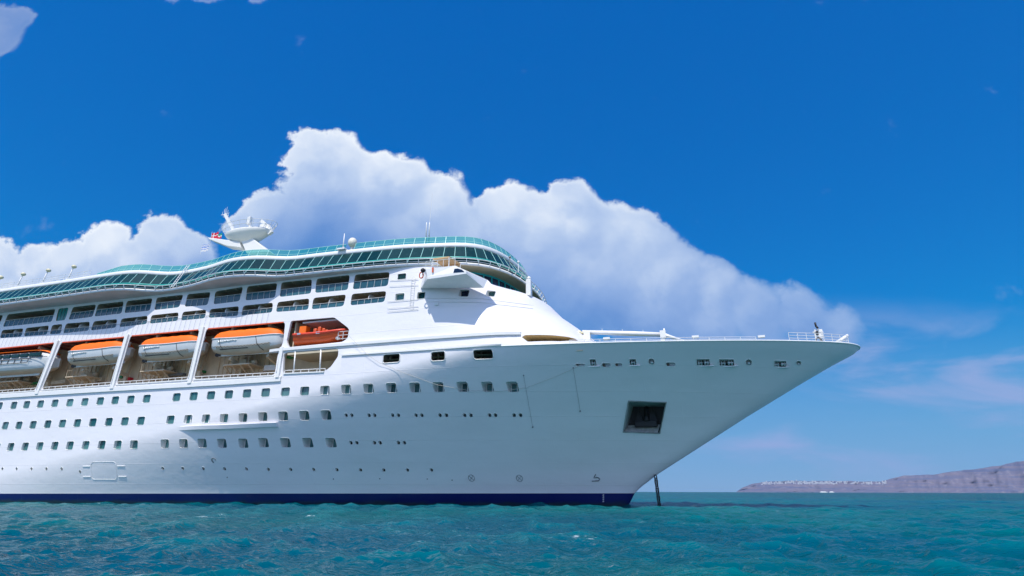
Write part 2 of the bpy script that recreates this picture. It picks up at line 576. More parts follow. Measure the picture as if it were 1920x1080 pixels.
def rrect(cx, cz, w, h, r=0.22, n=4, lean=0.0):
    pts = []
    for (sx, sz, a0) in ((1, 1, 0), (-1, 1, 90), (-1, -1, 180), (1, -1, 270)):
        for k in range(n):
            a = R(a0+90*k/(n-1))
            z = sz*(h/2-r)+r*math.sin(a)
            pts.append((cx+sx*(w/2-r)+r*math.cos(a)+lean*z, cz+z))
    return pts
def circ(cx, cz, r, n=12, sx=1.0):
    return [(cx+sx*r*math.cos(2*math.pi*k/n), cz+r*math.sin(2*math.pi*k/n)) for k in range(n)]
def rpoly(pts, r=0.35, n=4):
    """round the corners of a polygon"""
    out = []
    m = len(pts)
    for i in range(m):
        p0, p, p1 = Vector(pts[i-1]), Vector(pts[i]), Vector(pts[(i+1) % m])
        a = (p0-p); b = (p1-p)
        rr = min(r, a.length*0.45, b.length*0.45)
        A = p+a.normalized()*rr; B = p+b.normalized()*rr
        for k in range(n):
            t = k/(n-1)
            q = A*(1-t)**2+p*2*t*(1-t)+B*t*t
            out.append((q.x, q.y))
    return out


def sheet(name, outline, holes, lines, grid, nose, bf, side, mats, matf, parent, extra=None):
    """skin of the ship in (distance aft of the nose, height); holes are real openings"""
    D = lambda x, z: (nose(z)-x, z)
    vs, es = [], []
    def dens(pts, closed):
        out = []
        n = len(pts)
        for i in range(n):
            a = pts[i]; b = pts[(i+1) % n]
            out.append(a)
            if i == n-1 and not closed: break
            k = int(math.hypot(b[0]-a[0], b[1]-a[1])/0.5)
            if 1 < k < 40:
                for j in range(1, k): out.append((a[0]+(b[0]-a[0])*j/k, a[1]+(b[1]-a[1])*j/k))
        return out
    def loop(pts, closed=True):
        o = len(vs)
        vs.extend([D(*q) for q in dens(pts, closed)])
        n = len(vs)-o
        for i in range(n if closed else n-1):
            es.append((o+i, o+(i+1) % n))
    O = [D(*p) for p in dens(outline, True)]
    loop(outline)
    HH = []
    for h in holes:
        hd = [D(*p) for p in dens(h, True)]
        loop(h); HH.append((hd, min(p[0] for p in hd), max(p[0] for p in hd), min(p[1] for p in hd), max(p[1] for p in hd)))
    for l in lines:
        loop(l, False)
    for (s, z) in grid:
        if pip(s, z, O): vs.append((s, z))
    res = delaunay_2d_cdt([Vector(v) for v in vs], es, [], 0, 1e-5)
    V, T = res[0], res[2]
    faces = []
    for t in T:
        cx = sum(V[i].x for i in t)/len(t); cz = sum(V[i].y for i in t)/len(t)
        if not pip(cx, cz, O): continue
        if any(a < cx < b and c < cz < d and pip(cx, cz, hd) for hd, a, b, c, d in HH): continue
        faces.append(tuple(t))
    co, no = [], []
    e = 0.04
    for v in V:
        z = v.y; x = nose(z)-v.x
        b = bf(x, z)
        x2 = min(x, nose(z)-0.05)
        dx = (bf(x2+e, z)-bf(x2-e, z))/(2*e)
        dzz = (bf(x2, z+e)-bf(x2, z-e))/(2*e)
        n = Vector((-dx, -1.0, -dzz)).normalized()
        if v.x < 1e-4: n = Vector((1, 0, n.z)).normalized()
        if side < 0:
            co.append((x, -b, z)); no.append(n)
        else:
            co.append((x, b, z)); no.append(Vector((n.x, -n.y, n.z)))
    # keep the winding outwards
    me = bpy.data.meshes.new(name)
    ff = []
    for f in faces:
        a, b_, c = (Vector(co[f[0]]), Vector(co[f[1]]), Vector(co[f[2]]))
        g = (b_-a).cross(c-a)
        ff.append(f if g.dot(no[f[0]]+no[f[1]]+no[f[2]]) > 0 else tuple(reversed(f)))
    me.from_pydata(co, [], ff)
    for m in mats: me.materials.append(m)
    for p in me.polygons:
        p.use_smooth = True
        p.material_index = matf(p.center)
    me.update()
    me.normals_split_custom_set_from_vertices(no)
    return me


SHIP = thing('cruise_ship', (0, 0, 0), 'huge white cruise ship with navy waterline band, teal glass decks and long raked bow', 'cruise ship')

# ------------------------------------------------------------------ window tables (read off the photograph, landed on the plating)
row1 = [(-1, 761), (26, 760), (50, 758.7), (76, 757.5), (103, 756), (131, 755), (159, 753.5), (188, 752), (216, 750.5), (245, 749), (275, 747.5), (331, 744.7), (363, 743), (395.5, 741.2), (429, 739.6), (463, 737.7),
        (498, 736), (535, 734.6), (571, 733), (609, 731.5), (649, 729.7), (691, 728), (734, 727), (778, 726.3), (822, 725.5), (867.5, 725), (914, 725), (961, 725)]
row2 = [(10, 798), (35.5, 797.5), (62, 796.5), (89.5, 795.3), (117, 794.2), (145, 793.2), (174, 792), (204, 791), (234, 790), (264, 789), (319.5, 787), (352.5, 786), (386, 785), (420, 784), (455.5, 783), (492.7, 781), (531, 780), (570.6, 779), (611.5, 778)]
row3 = [(-6, 838.6), (20, 838), (47, 837.3), (74.5, 836.6), (102.5, 836), (131, 835.4), (160.5, 834.8), (190.5, 834.2), (220.5, 834), (251, 833.7), (309, 832), (344, 831.5), (379, 831), (416, 831), (456, 831), (494, 829.8), (535, 829.8), (577, 829.8), (620.5, 829.8)]
pairs2 = [(649, 659.5), (692, 702.5), (736, 747), (780, 791), (825, 837), (871, 883), (918, 929), (964, 976)]
pairs3 = [(658, 669), (702, 712.6), (747, 758)]
row4 = [(4.5, 879), (31, 879), (59, 879), (87, 879), (115.5, 879), (150, 884.5), (305, 878), (342.5, 878), (381, 878.4), (421, 878.8), (462, 879), (503, 879.6), (545, 880), (588, 880), (631.7, 880.4), (676, 880.8), (719.6, 881), (764, 881), (809, 881)]

holes_h = []
wins = []
for px, py in row1:
    x, z = hp(px, py)
    dep = 0.16 if px < 500 else 0.16+0.72*(px-500)/460
    wins.append((rrect(x, z, 1.28, 1.06), dep, 'row1'))
for px, py in row2:
    x, z = hp(px, py)
    dep = 0.16 if px < 300 else 0.26+0.42*(px-300)/310
    wins.append((rrect(x, z, 1.28, 1.08), dep, 'row2'))
for px, py in row3:
    x, z = hp(px, py)
    dep = 0.28 if px < 300 else 0.40+0.45*(px-300)/320
    wins.append((rrect(x, z, 1.28, 1.10), dep, 'row3'))
ports = []
for a, b in pairs2:
    for px in (a, b):
        ports.append(circ(*hp(px, 778.4), 0.22))
for a, b in pairs3:
    for px in (a, b):
        ports.append(circ(*hp(px, 829.8), 0.23))
for px, py in row4:
    ports.append(circ(*hp(px, py), 0.21))
moor = []
for px, py, w, h in ((734, 672, 32, 17), (821.4, 668, 27, 18), (906, 664.3, 38, 19)):
    x, z = hp(px, py)
    x0, _ = hp(px-w/2, py); x1, _ = hp(px+w/2, py); _, z0 = hp(px, py+h/2); _, z1 = hp(px, py-h/2)
    moor.append(rrect((x0+x1)/2, (z0+z1)/2, x1-x0, z1-z0, 0.28))
bowp = []     # kind, loop
def bq(px, py, w, h, r=None):
    x0, za = hp(px-w/2, py); x1, zb = hp(px+w/2, py); _, z0 = hp(px, py+h/2); _, z1 = hp(px, py-h/2)
    W, Hh = abs(x1-x0), abs(z1-z0)
    if r is None: r = min(W, Hh)*0.45
    return rrect((x0+x1)/2, (z0+z1)/2, W, Hh, r)
bowp += [('oval', bq(1088, 684, 18, 5)), ('roller', bq(1112, 679.5, 12, 13, 0.06)), ('oval', bq(1137, 684.3, 17, 8)), ('oval', bq(1160, 683.8, 14, 7)), ('roller', bq(1186.6, 678.6, 13, 12, 0.08)),
         ('port', bq(1221.5, 677.8, 12, 12)), ('oval', bq(1257.6, 683, 18, 8)), ('double', bq(1318.5, 679, 25, 13, 0.06)), ('double', bq(1362.5, 679.5, 28, 13, 0.06)), ('port', bq(1404, 679.3, 12, 12)), ('double', bq(1463, 682, 23, 12, 0.06)), ('port', bq(1497.5, 680.6, 9, 9))]
anchor_hole = [hp(1178.5, 751.5), hp(1168.5, 810), hp(1237, 812.5), hp(1249, 754)]
holes_h = [w[0] for w in wins]+ports+moor+[b[1] for b in bowp]+[anchor_hole]

XA = -135.0
XS = hp(641, 668)[0]; XP = hp(528, 703)[0]
BANDZ = [(x, 1.12+0.0045*(x+100)*0.75) for x in np.linspace(XA, -7.0, 40)]
def bandz(x): return 1.12+0.0045*(x+100)*0.75
outl = []
for z in np.linspace(-3.0, 17.3, 70): outl.append((stem(z), z))
for x in list(np.linspace(19.2, 14, 12))+list(np.linspace(13, XS, 45)): outl.append((x, zdeck(x)))
outl[-1] = (XS, zdeck(XS))
outl += [(XS-0.01, 14.9)]+[(x, 14.9) for x in np.linspace(XS-2, XA, 60)]+[(XA, z) for z in np.linspace(13, -3, 12)]
scol = [0.015, 0.05, 0.11, 0.2, 0.32, 0.48, 0.68, 0.92, 1.2, 1.6, 2.1, 2.8, 3.6, 4.5]+list(np.arange(5.5, 160, 1.1))
grid_h = [(s, z) for s in scol for z in np.arange(-2.6, 17.2, 0.62)]
me = sheet('hull', outl, holes_h, [[(x, bandz(x)) for x in np.linspace(XA+0.01, stem(1.42)-0.004, 70)]], grid_h, stem, hb, -1, [WHITE, NAVY],
           lambda c: 1 if c.z < bandz(c.x) else 0, SHIP)
me2 = sheet('hull_port', outl, [], [[(x, bandz(x)) for x in np.linspace(XA+0.01, stem(1.42)-0.004, 40)]], [(s, z) for s in scol[::2] for z in np.arange(-2.6, 17.2, 1.3)], stem, hb, 1, [WHITE, NAVY],
            lambda c: 1 if c.z < bandz(c.x) else 0, SHIP)
hull = link('hull', me, SHIP)
HULL = hull
portside = link('port_side_plating', me2, SHIP)


def recess(loop, bf, plane, depth=None, n=None):
    """side walls from the skin back to an inner vertical plane"""
    m = MB()
    outer = [(x, -bf(x, z), z) for x, z in loop]
    yi = max(p[1] for p in outer)+(depth if depth is not None else 0.2) if plane is None else plane
    inner = [(x, yi, z) for x, z in loop]
    k = len(loop)
    m.add(outer+inner, [(i, (i+1) % k, k+(i+1) % k, k+i) for i in range(k)], 0)
    return m, inner, yi


def lipmesh(m, loop, bf, w, off, mi=0):
    """thin raised collar round an opening"""
    cx = sum(p[0] for p in loop)/len(loop); cz = sum(p[1] for p in loop)/len(loop)
    pts = [Vector((x, -bf(x, z)-off*0.5, z)) for x, z in loop]
    m.tube(pts, w, 4, mi, closed=True)


for lp, dep, rw in wins:
    m, inner, yi = recess(lp, hb, None, dep)
    lipmesh(m, lp, hb, 0.028, 0.0)
    w = m.build('cabin_window', TRIM, SHIP)
    g = MB()
    g.add([(x, y+0.0, z) for x, y, z in inner], [tuple(range(len(inner)))])
    g.build('pane', GL_CAB, w)
    f = MB()
    cx = sum(p[0] for p in inner)/len(inner); z0 = min(p[2] for p in inner); z1 = max(p[2] for p in inner)
    x0 = min(p[0] for p in inner); x1 = max(p[0] for p in inner)
    if dep > 0.3:
        f.box((x1-0.56, yi-0.06, z0+0.01), (x1-0.44, yi-0.004, z1-0.01))
        f.build('mullion', TRIM, w)
        f = MB(); f.box((x0+0.02, yi-0.06, z0+0.02), (x0+0.12, yi-0.004, z1-0.02)); f.build('jamb', TRIM, w)
for i, lp in enumerate(ports):
    m, inner, yi = recess(lp, hb, None, 0.14)
    lipmesh(m, lp, hb, 0.022, 0.01)
    w = m.build('porthole', TRIM, SHIP)
    g = MB(); g.add(inner, [tuple(range(len(inner)))])
    g.build('pane', GL_PORT, w)
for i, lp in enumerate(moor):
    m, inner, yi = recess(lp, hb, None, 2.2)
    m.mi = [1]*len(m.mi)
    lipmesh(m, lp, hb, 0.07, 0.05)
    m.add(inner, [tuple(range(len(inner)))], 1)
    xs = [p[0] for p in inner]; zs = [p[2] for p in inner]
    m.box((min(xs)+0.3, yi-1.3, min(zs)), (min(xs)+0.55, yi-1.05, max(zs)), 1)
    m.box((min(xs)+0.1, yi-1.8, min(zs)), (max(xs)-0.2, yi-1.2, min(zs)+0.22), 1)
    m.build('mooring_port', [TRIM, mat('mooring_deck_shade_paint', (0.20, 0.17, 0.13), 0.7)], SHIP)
for kind, lp in bowp:
    m, inner, yi = recess(lp, hb, None, 0.5 if kind in ('roller', 'double') else 0.12)
    lipmesh(m, lp, hb, 0.035, 0.03)
    xs = [p[0] for p in inner]; zs = [p[2] for p in inner]
    m.add(inner, [tuple(range(len(inner)))], 1)
    cx, cz = (min(xs)+max(xs))/2, (min(zs)+max(zs))/2
    nm = {'oval': 'mooring_fairlead', 'roller': 'roller_fairlead', 'double': 'roller_fairlead', 'port': 'hawse_pipe'}[kind]
    w = m.build(nm, [RAIL, DARK if kind in ('roller', 'double') else mat('skylit_inner', (0.55, 0.60, 0.68), 0.5)], SHIP)  # ovals and pipes: pale back stands in for sky brightness through them
    r = MB()
    W, Hh = max(xs)-min(xs), max(zs)-min(zs)
    ys = -hb(cx, cz)+0.22
    if kind in ('roller', 'double'):
        cs = [cx] if kind == 'roller' else [cx-W*0.24, cx+W*0.24]
        for c in cs:
            r.tube([(c-W*(0.10 if kind == 'double' else 0.2), ys, min(zs)+0.05), (c-W*(0.10 if kind == 'double' else 0.2), ys, max(zs)-0.05)], 0.11, 8)
            r.tube([(c+W*(0.10 if kind == 'double' else 0.2), ys+0.1, min(zs)+0.05), (c+W*(0.10 if kind == 'double' else 0.2), ys+0.1, max(zs)-0.05)], 0.11, 8)
            r.tube([(c-W*0.2, ys+0.05, cz), (c+W*0.2, ys+0.05, cz)], 0.09, 8)
        r.build('roller', STEELB, w)
        r2 = MB()
        zz = min(zs)-0.06
        r2.box((min(xs)-0.35, -hb(cx, zz)-0.16, zz-0.05), (max(xs)+0.35, -hb(cx, zz)+0.3, zz+0.03))
        r2.build('sill', RAIL, w)
    elif kind == 'oval':
        r.sphere((cx-W*0.28, ys-0.1, cz), Hh*0.40, 0); r.box((cx-W*0.42, ys-0.12, cz-Hh*0.35), (cx-W*0.2, ys-0.02, cz+Hh*0.2))
        r.build('bollard', mat('brown_bollard', (0.10, 0.07, 0.05), 0.5), w)
    else:
        r.sphere((cx, ys+0.1, cz-0.05), Hh*0.40, 0)
        r.build('bollard', STEELB, w)

# anchor pocket with the stowed anchor
m, inner, yi = recess(anchor_hole, hb, None, 0.9)
m.add(inner, [tuple(range(4))], 1)
lipmesh(m, anchor_hole, hb, 0.10, 0.0, 0)
apk = m.build('anchor_pocket', [mat('stained_pocket_paint', (0.30, 0.34, 0.33), 0.6, var=0.8, vscale=0.9, streak=0.8), DARK], SHIP)
cx = sum(p[0] for p in inner)/4; cz = sum(p[2] for p in inner)/4
bz = min(p[2] for p in inner)
a = MB()
yb = yi-0.5
a.tube([(cx+0.1, yi-0.1, cz+1.6), (cx+0.05, yb+0.1, cz-0.1)], 0.26, 8)
a.box((cx-1.35, yb-0.45, cz-0.85), (cx+1.25, yb+0.3, cz-0.15))
a.tube([(cx+0.05, yb-0.35, cz+0.45), (cx+0.05, yb-0.35, cz-0.2)], [0.34, 0.42], 8)
an = a.build('anchor', BLACK, SHIP, bevel=0.08)
for sx in (-1, 1):
    fl = MB()
    fl.add([(cx+sx*0.35, yb-0.35, cz-0.2), (cx+sx*1.3, yb-0.35, cz-0.2), (cx+sx*0.85, yb-0.1, cz+1.5), (cx+sx*0.35, yb+0.15, cz-0.2), (cx+sx*1.3, yb+0.15, cz-0.2), (cx+sx*0.85, yb+0.12, cz+1.5)],
           [(0, 1, 2), (3, 5, 4), (0, 2, 5, 3), (1, 4, 5, 2), (0, 3, 4, 1)])
    fl.build('fluke', BLACK, an)
sl = MB()
sl.add([(inner[1][0]-0.1, yi-0.02, bz+1.1), (inner[2][0]+0.1, yi-0.02, bz+1.1), (anchor_hole[2][0]-0.25, -hb(*anchor_hole[2])+0.15, bz+0.06), (anchor_hole[1][0]+0.25, -hb(*anchor_hole[1])+0.15, bz+0.06)], [(0, 1, 2, 3)])
sl.build('chute', mat('stained_chute', (0.62, 0.66, 0.62), 0.5, var=0.8, vscale=1.4, streak=0.9), apk)

# ------------------------------------------------------------------ strips that follow the skin
def strip(name, pts, h, out, bf, material=TRIM, down=True, parent=SHIP, n=40, taper=False):
    """pts: list of (x,z) of the lower edge, swept box standing proud of the skin"""
    pts = sorted(pts)
    X = np.linspace(pts[0][0], pts[-1][0], n)
    Zs = np.interp(X, [p[0] for p in pts], [p[1] for p in pts])
    rows = []
    for i, (x, z) in enumerate(zip(X, Zs)):
        o = out*(min(1, i/8.0) if taper else 1)
        b0, b1 = bf(x, z), bf(x, z+h)
        rows.append([(x, -b0+0.05, z), (x, -b0-o, z), (x, -max(b0, b1)-o, z+h*0.8), (x, -b1+0.05, z+h)])
    m = MB(); m.grid(rows)
    for k in (0, -1):
        m.add(rows[k], [(0, 1, 2, 3)])
    return m.build(name, material, parent)


strip('promenade_ledge', [wp(-120, 757), wp(0, 747), wp(200, 734.5), wp(400, 723.5), wp(527, 715)], 0.70, 0.20, sb)
led1 = [wp(507, 661), wp(520, 659), wp(680, 646), wp(720, 643), wp(860, 633), wp(977, 628)]
strip('superstructure_ledge', led1, 0.42, 0.22, sb)
kn = [hp(641, 667.5), hp(734, 661.5), hp(860, 653), hp(940, 648)]
strip('knuckle_strake', kn, 0.18, 0.16, hb)
strip('rubbing_strake', [hp(335, 807), hp(430, 804.5), hp(523, 800.5)], 0.55, 0.42, hb, WHITE, taper=True)

# shell door seam, load marks, thruster marks
def onhull(px, py, off=0.02):
    p = onS(px, py, hb); return Vector((p[0], p[1]-off, p[2]))
d = MB()
x0, z0 = hp(173, 899); x1, z1 = hp(217, 866)
fr = rrect((x0+x1)/2, (z0+z1)/2, x1-x0, z1-z0, 0.35)
d.tube([(x, -hb(x, z)-0.02, z) for x, z in fr], 0.03, 4, closed=True)
for zz in (z0+0.35, z1-0.5):
    for (xa, xb) in ((x0-1.4, x0-0.2), (x1+0.2, x1+1.4)):
        d.bar((xa, -hb(xa, zz)-0.03, zz), (xb, -hb(xb, zz)-0.03, zz), 0.06, 0.08)
d.bar(((x0+x1)/2, -hb((x0+x1)/2, z0)-0.01, z0), ((x0+x1)/2, -hb((x0+x1)/2, z1)-0.01, z1), 0.03, 0.03)
d.build('shell_door', TRIM, SHIP)
MARK = mat('navy_mark_paint', (0.01, 0.02, 0.05), 0.5)
def ringmark(px, py, cross=True, r=0.36, name='thruster_mark'):
    x, z = hp(px, py)
    m = MB()
    P = lambda a, b: (a, -hb(a, b)-0.012, b)
    m.tube([P(*q) for q in circ(x, z, r, 20)], 0.024, 4, closed=True)
    if cross:
        k = r*0.7
        m.tube([P(x-k, z-k), P(x+k, z+k)], 0.022, 4); m.tube([P(x-k, z+k), P(x+k, z-k)], 0.022, 4)
    m.build(name, MARK, SHIP)
ringmark(884, 896.4); ringmark(974, 896.8)
m = MB(); x, z = hp(401, 863)
m.tube([(q[0], -hb(*q)-0.02, q[1]) for q in circ(x, z, 0.26, 14)[:11]], 0.06, 5)
m.build('sea_valve_ring', GREYM, SHIP)
# bulbous bow mark (an outline like a hooked 5)
m = MB()
m.tube([onhull(*q) for q in ((1117, 889), (1113.5, 896), (1119, 895.2), (1123.5, 896.5), (1124.5, 899), (1122, 901.5), (1110, 902))], 0.05, 4)
m.build('bulbous_bow_mark', MARK, SHIP)
for px, py in ((625, 898), (712, 897.5), (801, 898), (847.6, 900), (426, 895)):
    m = MB(); p = onhull(px, py, -0.02); m.sphere(p, 0.075); m.build('overboard_discharge', BLACK, SHIP)
# draught numerals on the boot band
dm = MB()
for i, py in enumerate((929.5, 933.5, 937.5, 941.5)):
    p = onhull(1130, py, 0.014)
    for k, (a, b) in enumerate((((0, 0), (0, .14)), ((0.09, 0), (0.09, .14)), ((0.09, .14), (0.18, .14)), ((0.09, 0.07), (0.18, .07)))):
        A = (p.x+a[0], p.y-0.0+0.0*k, p.z+a[1]); B = (p.x+b[0], p.y, p.z+b[1])
        dm.tube([A, B], 0.02, 4)
dm.build('draught_numerals', TRIM, SHIP)
# guide wires hanging on the flare
for (a, b) in (((1075, 690), (1088, 771)), ((982, 704), (999, 801))):
    m = MB(); pts = [onhull(a[0]+(b[0]-a[0])*t, a[1]+(b[1]-a[1])*t, 0.05) for t in np.linspace(0, 1, 8)]
    m.tube(pts, 0.012, 4); m.sphere(pts[-1], 0.09); m.sphere(pts[0], 0.07)
    m.build('hanging_wire', GREYM, SHIP)
m = MB()
ctl = [(653, 628), (690, 665), (712, 680), (760, 700), (820, 722), (880, 733), (940, 734.5), (990, 727), (1040, 708), (1090, 686)]
pts = [onhull(px, py, 0.25) if px > 655 else Vector(onY(px, py, -16.4)) for px, py in ctl]
fine = []
for i in range(len(pts)-1):
    for t in np.linspace(0, 1, 5)[:-1]: fine.append(pts[i].lerp(pts[i+1], t))
fine.append(pts[-1])
m.tube(fine, 0.02, 4)
m.build('boat_rope', ROPE, SHIP)

# ------------------------------------------------------------------ superstructure skin
def interp(tab, x):
    return float(np.interp(x, [t[0] for t in tab], [t[1] for t in tab]))
UT = [(-40, 596), (0, 591), (89, 581), (179, 571), (233, 565), (286, 559), (347, 552), (400, 547), (455, 538), (520, 530.5), (591, 523), (655, 515.5), (731, 510)]
UB = [(-40, 618), (0, 613.5), (97, 603), (128, 599.5), (173, 594), (233, 587), (280, 582.5), (336, 576), (389, 572), (449, 564.5), (515, 558), (590, 549.3), (652, 543.5), (727, 536)]
LT = [(-40, 623), (4, 619), (44, 615.5), (125, 606.5), (169, 603), (228, 597.5), (276, 592), (335, 585.5), (386, 580.5), (448, 574), (511, 567.5), (588, 558.4), (649, 552), (725, 545.5)]
LB = [(-40, 637), (0, 634), (118, 625), (167, 620), (223, 613.5), (275, 607.5), (333, 601.5), (385, 596.5), (448, 592), (511, 585.5), (585, 580), (644, 574), (721, 566)]
upO = [(-38, -3, -30, 6), (5, 97, 15, 104), (104, 122, 110, 129), (128, 173.5, 137, 180.5), (177, 228, 184, 232), (233, 281, 238, 286), (289, 336, 294, 344), (346, 389, 352, 395), (400, 449, 404, 456), (460, 515.5, 464, 520), (524, 583, 528, 585), (590.5, 652, 594, 656), (661, 727, 666, 731)]
loO = [(-38, -6, -34, -2), (0, 40, 4, 44), (45, 88, 49, 92), (93, 114, 98, 117), (118, 166, 124, 168.5), (170, 217, 176, 220), (223.5, 275, 228, 277), (280.5, 333, 284, 335), (339, 384, 343, 387), (391, 446, 394, 448), (452, 510, 456, 512), (517, 578, 521, 580), (584, 644, 588, 649), (656.6, 720.7, 660, 724.6)]
bal = []
for (bl, br, tl, tr_) in upO:
    q = [wp(bl, interp(UB, bl)), wp(br, interp(UB, br)), wp(tr_, interp(UT, tr_)), wp(tl, interp(UT, tl))]
    bal.append(('up', rpoly(q, 0.38), q, bl == 104))
for (bl, br, tl, tr_) in loO:
    q = [wp(bl, interp(LB, bl)), wp(br, interp(LB, br)), wp(tr_, interp(LT, tr_)), wp(tl, interp(LT, tl))]
    bal.append(('lo', rpoly(q, 0.38), q, False))
bays = [[(-60, 741), (66, 731.5), (103.5, 643), (-60, 659)], [(78, 730.5), (207, 721.5), (235.5, 632), (114.5, 642)], [(218, 720.5), (351.5, 711.8), (374.5, 618.5), (244.5, 629.8)],
        [(363, 711), (515, 703), (521, 664), (531, 642), (535, 604), (387, 616.5)]]
bayl = [rpoly([wp(*p) for p in b], 0.45) for b in bays]
rescue = rpoly([wp(*p) for p in [(541, 651), (604.5, 645), (642, 641), (652, 634), (655, 619), (652, 614), (627, 595), (545.5, 601.5), (537, 640)]], 0.3)
lowp = rpoly([wp(*p) for p in [(530, 700.5), (608, 696.5), (620, 688), (634, 668), (634.5, 655), (630, 653), (538, 660.5), (532, 664)]], 0.3)
cowl = rpoly([wp(*p) for p in [(989.5, 640.8), (1050, 639.9), (1084, 639), (1080, 635.5), (1064, 631.5), (1040, 628.8), (984, 628.3), (978, 632)]], 0.12)
smallw = []
for (px, py, w, h, dep, gm) in ((753.5, 518.5, 16, 11, 0.05, GL_DK), (749.6, 556.5, 17, 13, 0.35, GL_CAB), (789.6, 554, 15, 13, 0.25, GL_DK), (870, 550, 19, 13, 0.12, GL_NAVY), (920, 550.5, 18, 11, 0.05, GL_CAB)):
    x0, _ = wp(px-w/2, py); x1, _ = wp(px+w/2, py); _, z0 = wp(px, py+h/2); _, z1 = wp(px, py-h/2)
    smallw.append((rrect((x0+x1)/2, (z0+z1)/2, x1-x0, z1-z0, 0.16), dep, gm))
cowl_m = None
# top edge of the white front: below the bridge windows
ftop = [wp(880, 517), wp(905, 527), wp(930.5, 535.6)]
ZF = 25.35
ftop.append((ftop[-1][0]+1.2, ZF))
so_ = []
for x in np.linspace(-9.9, XS, 50): so_.append((x, zdeck(x)+0.02))
so_[0] = (front(zdeck(-9.9)+0.02), zdeck(-9.9)+0.02)
so_ += [(XS-0.01, 14.9)]+[(x, 14.9) for x in np.linspace(XS-2, XA, 50)]+[(XA, z) for z in np.linspace(17, 27.2, 8)]
def ztopw(x): return 27.86+0.006*max(0, -35-x)
so_ += [(x, ztopw(x)) for x in np.linspace(XA, -27.2, 60)]
so_ += [(-27.19, 25.6)]
so_ += [(x, z) for x, z in ftop if x > -27]
lx = ftop[-1][0]
for x in np.linspace(lx+0.3, front(ZF)-0.1, 12): so_.append((x, ZF))
for z in np.linspace(ZF, zdeck(-9.9)+0.4, 22): so_.append((front(z), z))
grid_s = [(s, z) for s in [0.01, 0.04, 0.1, 0.2, 0.35, 0.55, 0.8, 1.1, 1.5, 2, 2.6, 3.3, 4.1, 5]+list(np.arange(6, 130, 1.3)) for z in np.arange(15.3, 27.8, 0.7)]
hs_ = [b[1] for b in bal]+bayl+[rescue, lowp, cowl]+[w[0] for w in smallw]
me = sheet('superstructure', so_, hs_, [], grid_s, front, sb, -1, [WHITE], lambda c: 0, SHIP)
SUP = link('superstructure', me, SHIP)
me = sheet('superstructure_port', so_, [], [], grid_s[::3], front, sb, 1, [WHITE], lambda c: 0, SHIP)
link('port_superstructure', me, SHIP)

# small windows of the forward wall
for lp, dep, gm in smallw:
    m, inner, yi = recess(lp, sb, None, dep)
    lipmesh(m, lp, sb, 0.04, 0.02)
    w = m.build('wall_window', TRIM, SHIP)
    g = MB(); g.add(inner, [tuple(range(len(inner)))]); g.build('pane', gm, w)

m, inner, yi = recess(cowl, sb, None, 0.5)
m.add(inner, [tuple(range(len(inner)))], 0)
m.build('mooring_deck_opening', mat('sunlit_cream', (0.74, 0.60, 0.36), 0.6, var=0.2, vscale=0.8), SHIP)  # lightened cream: sunshine on the open deck put into the paint
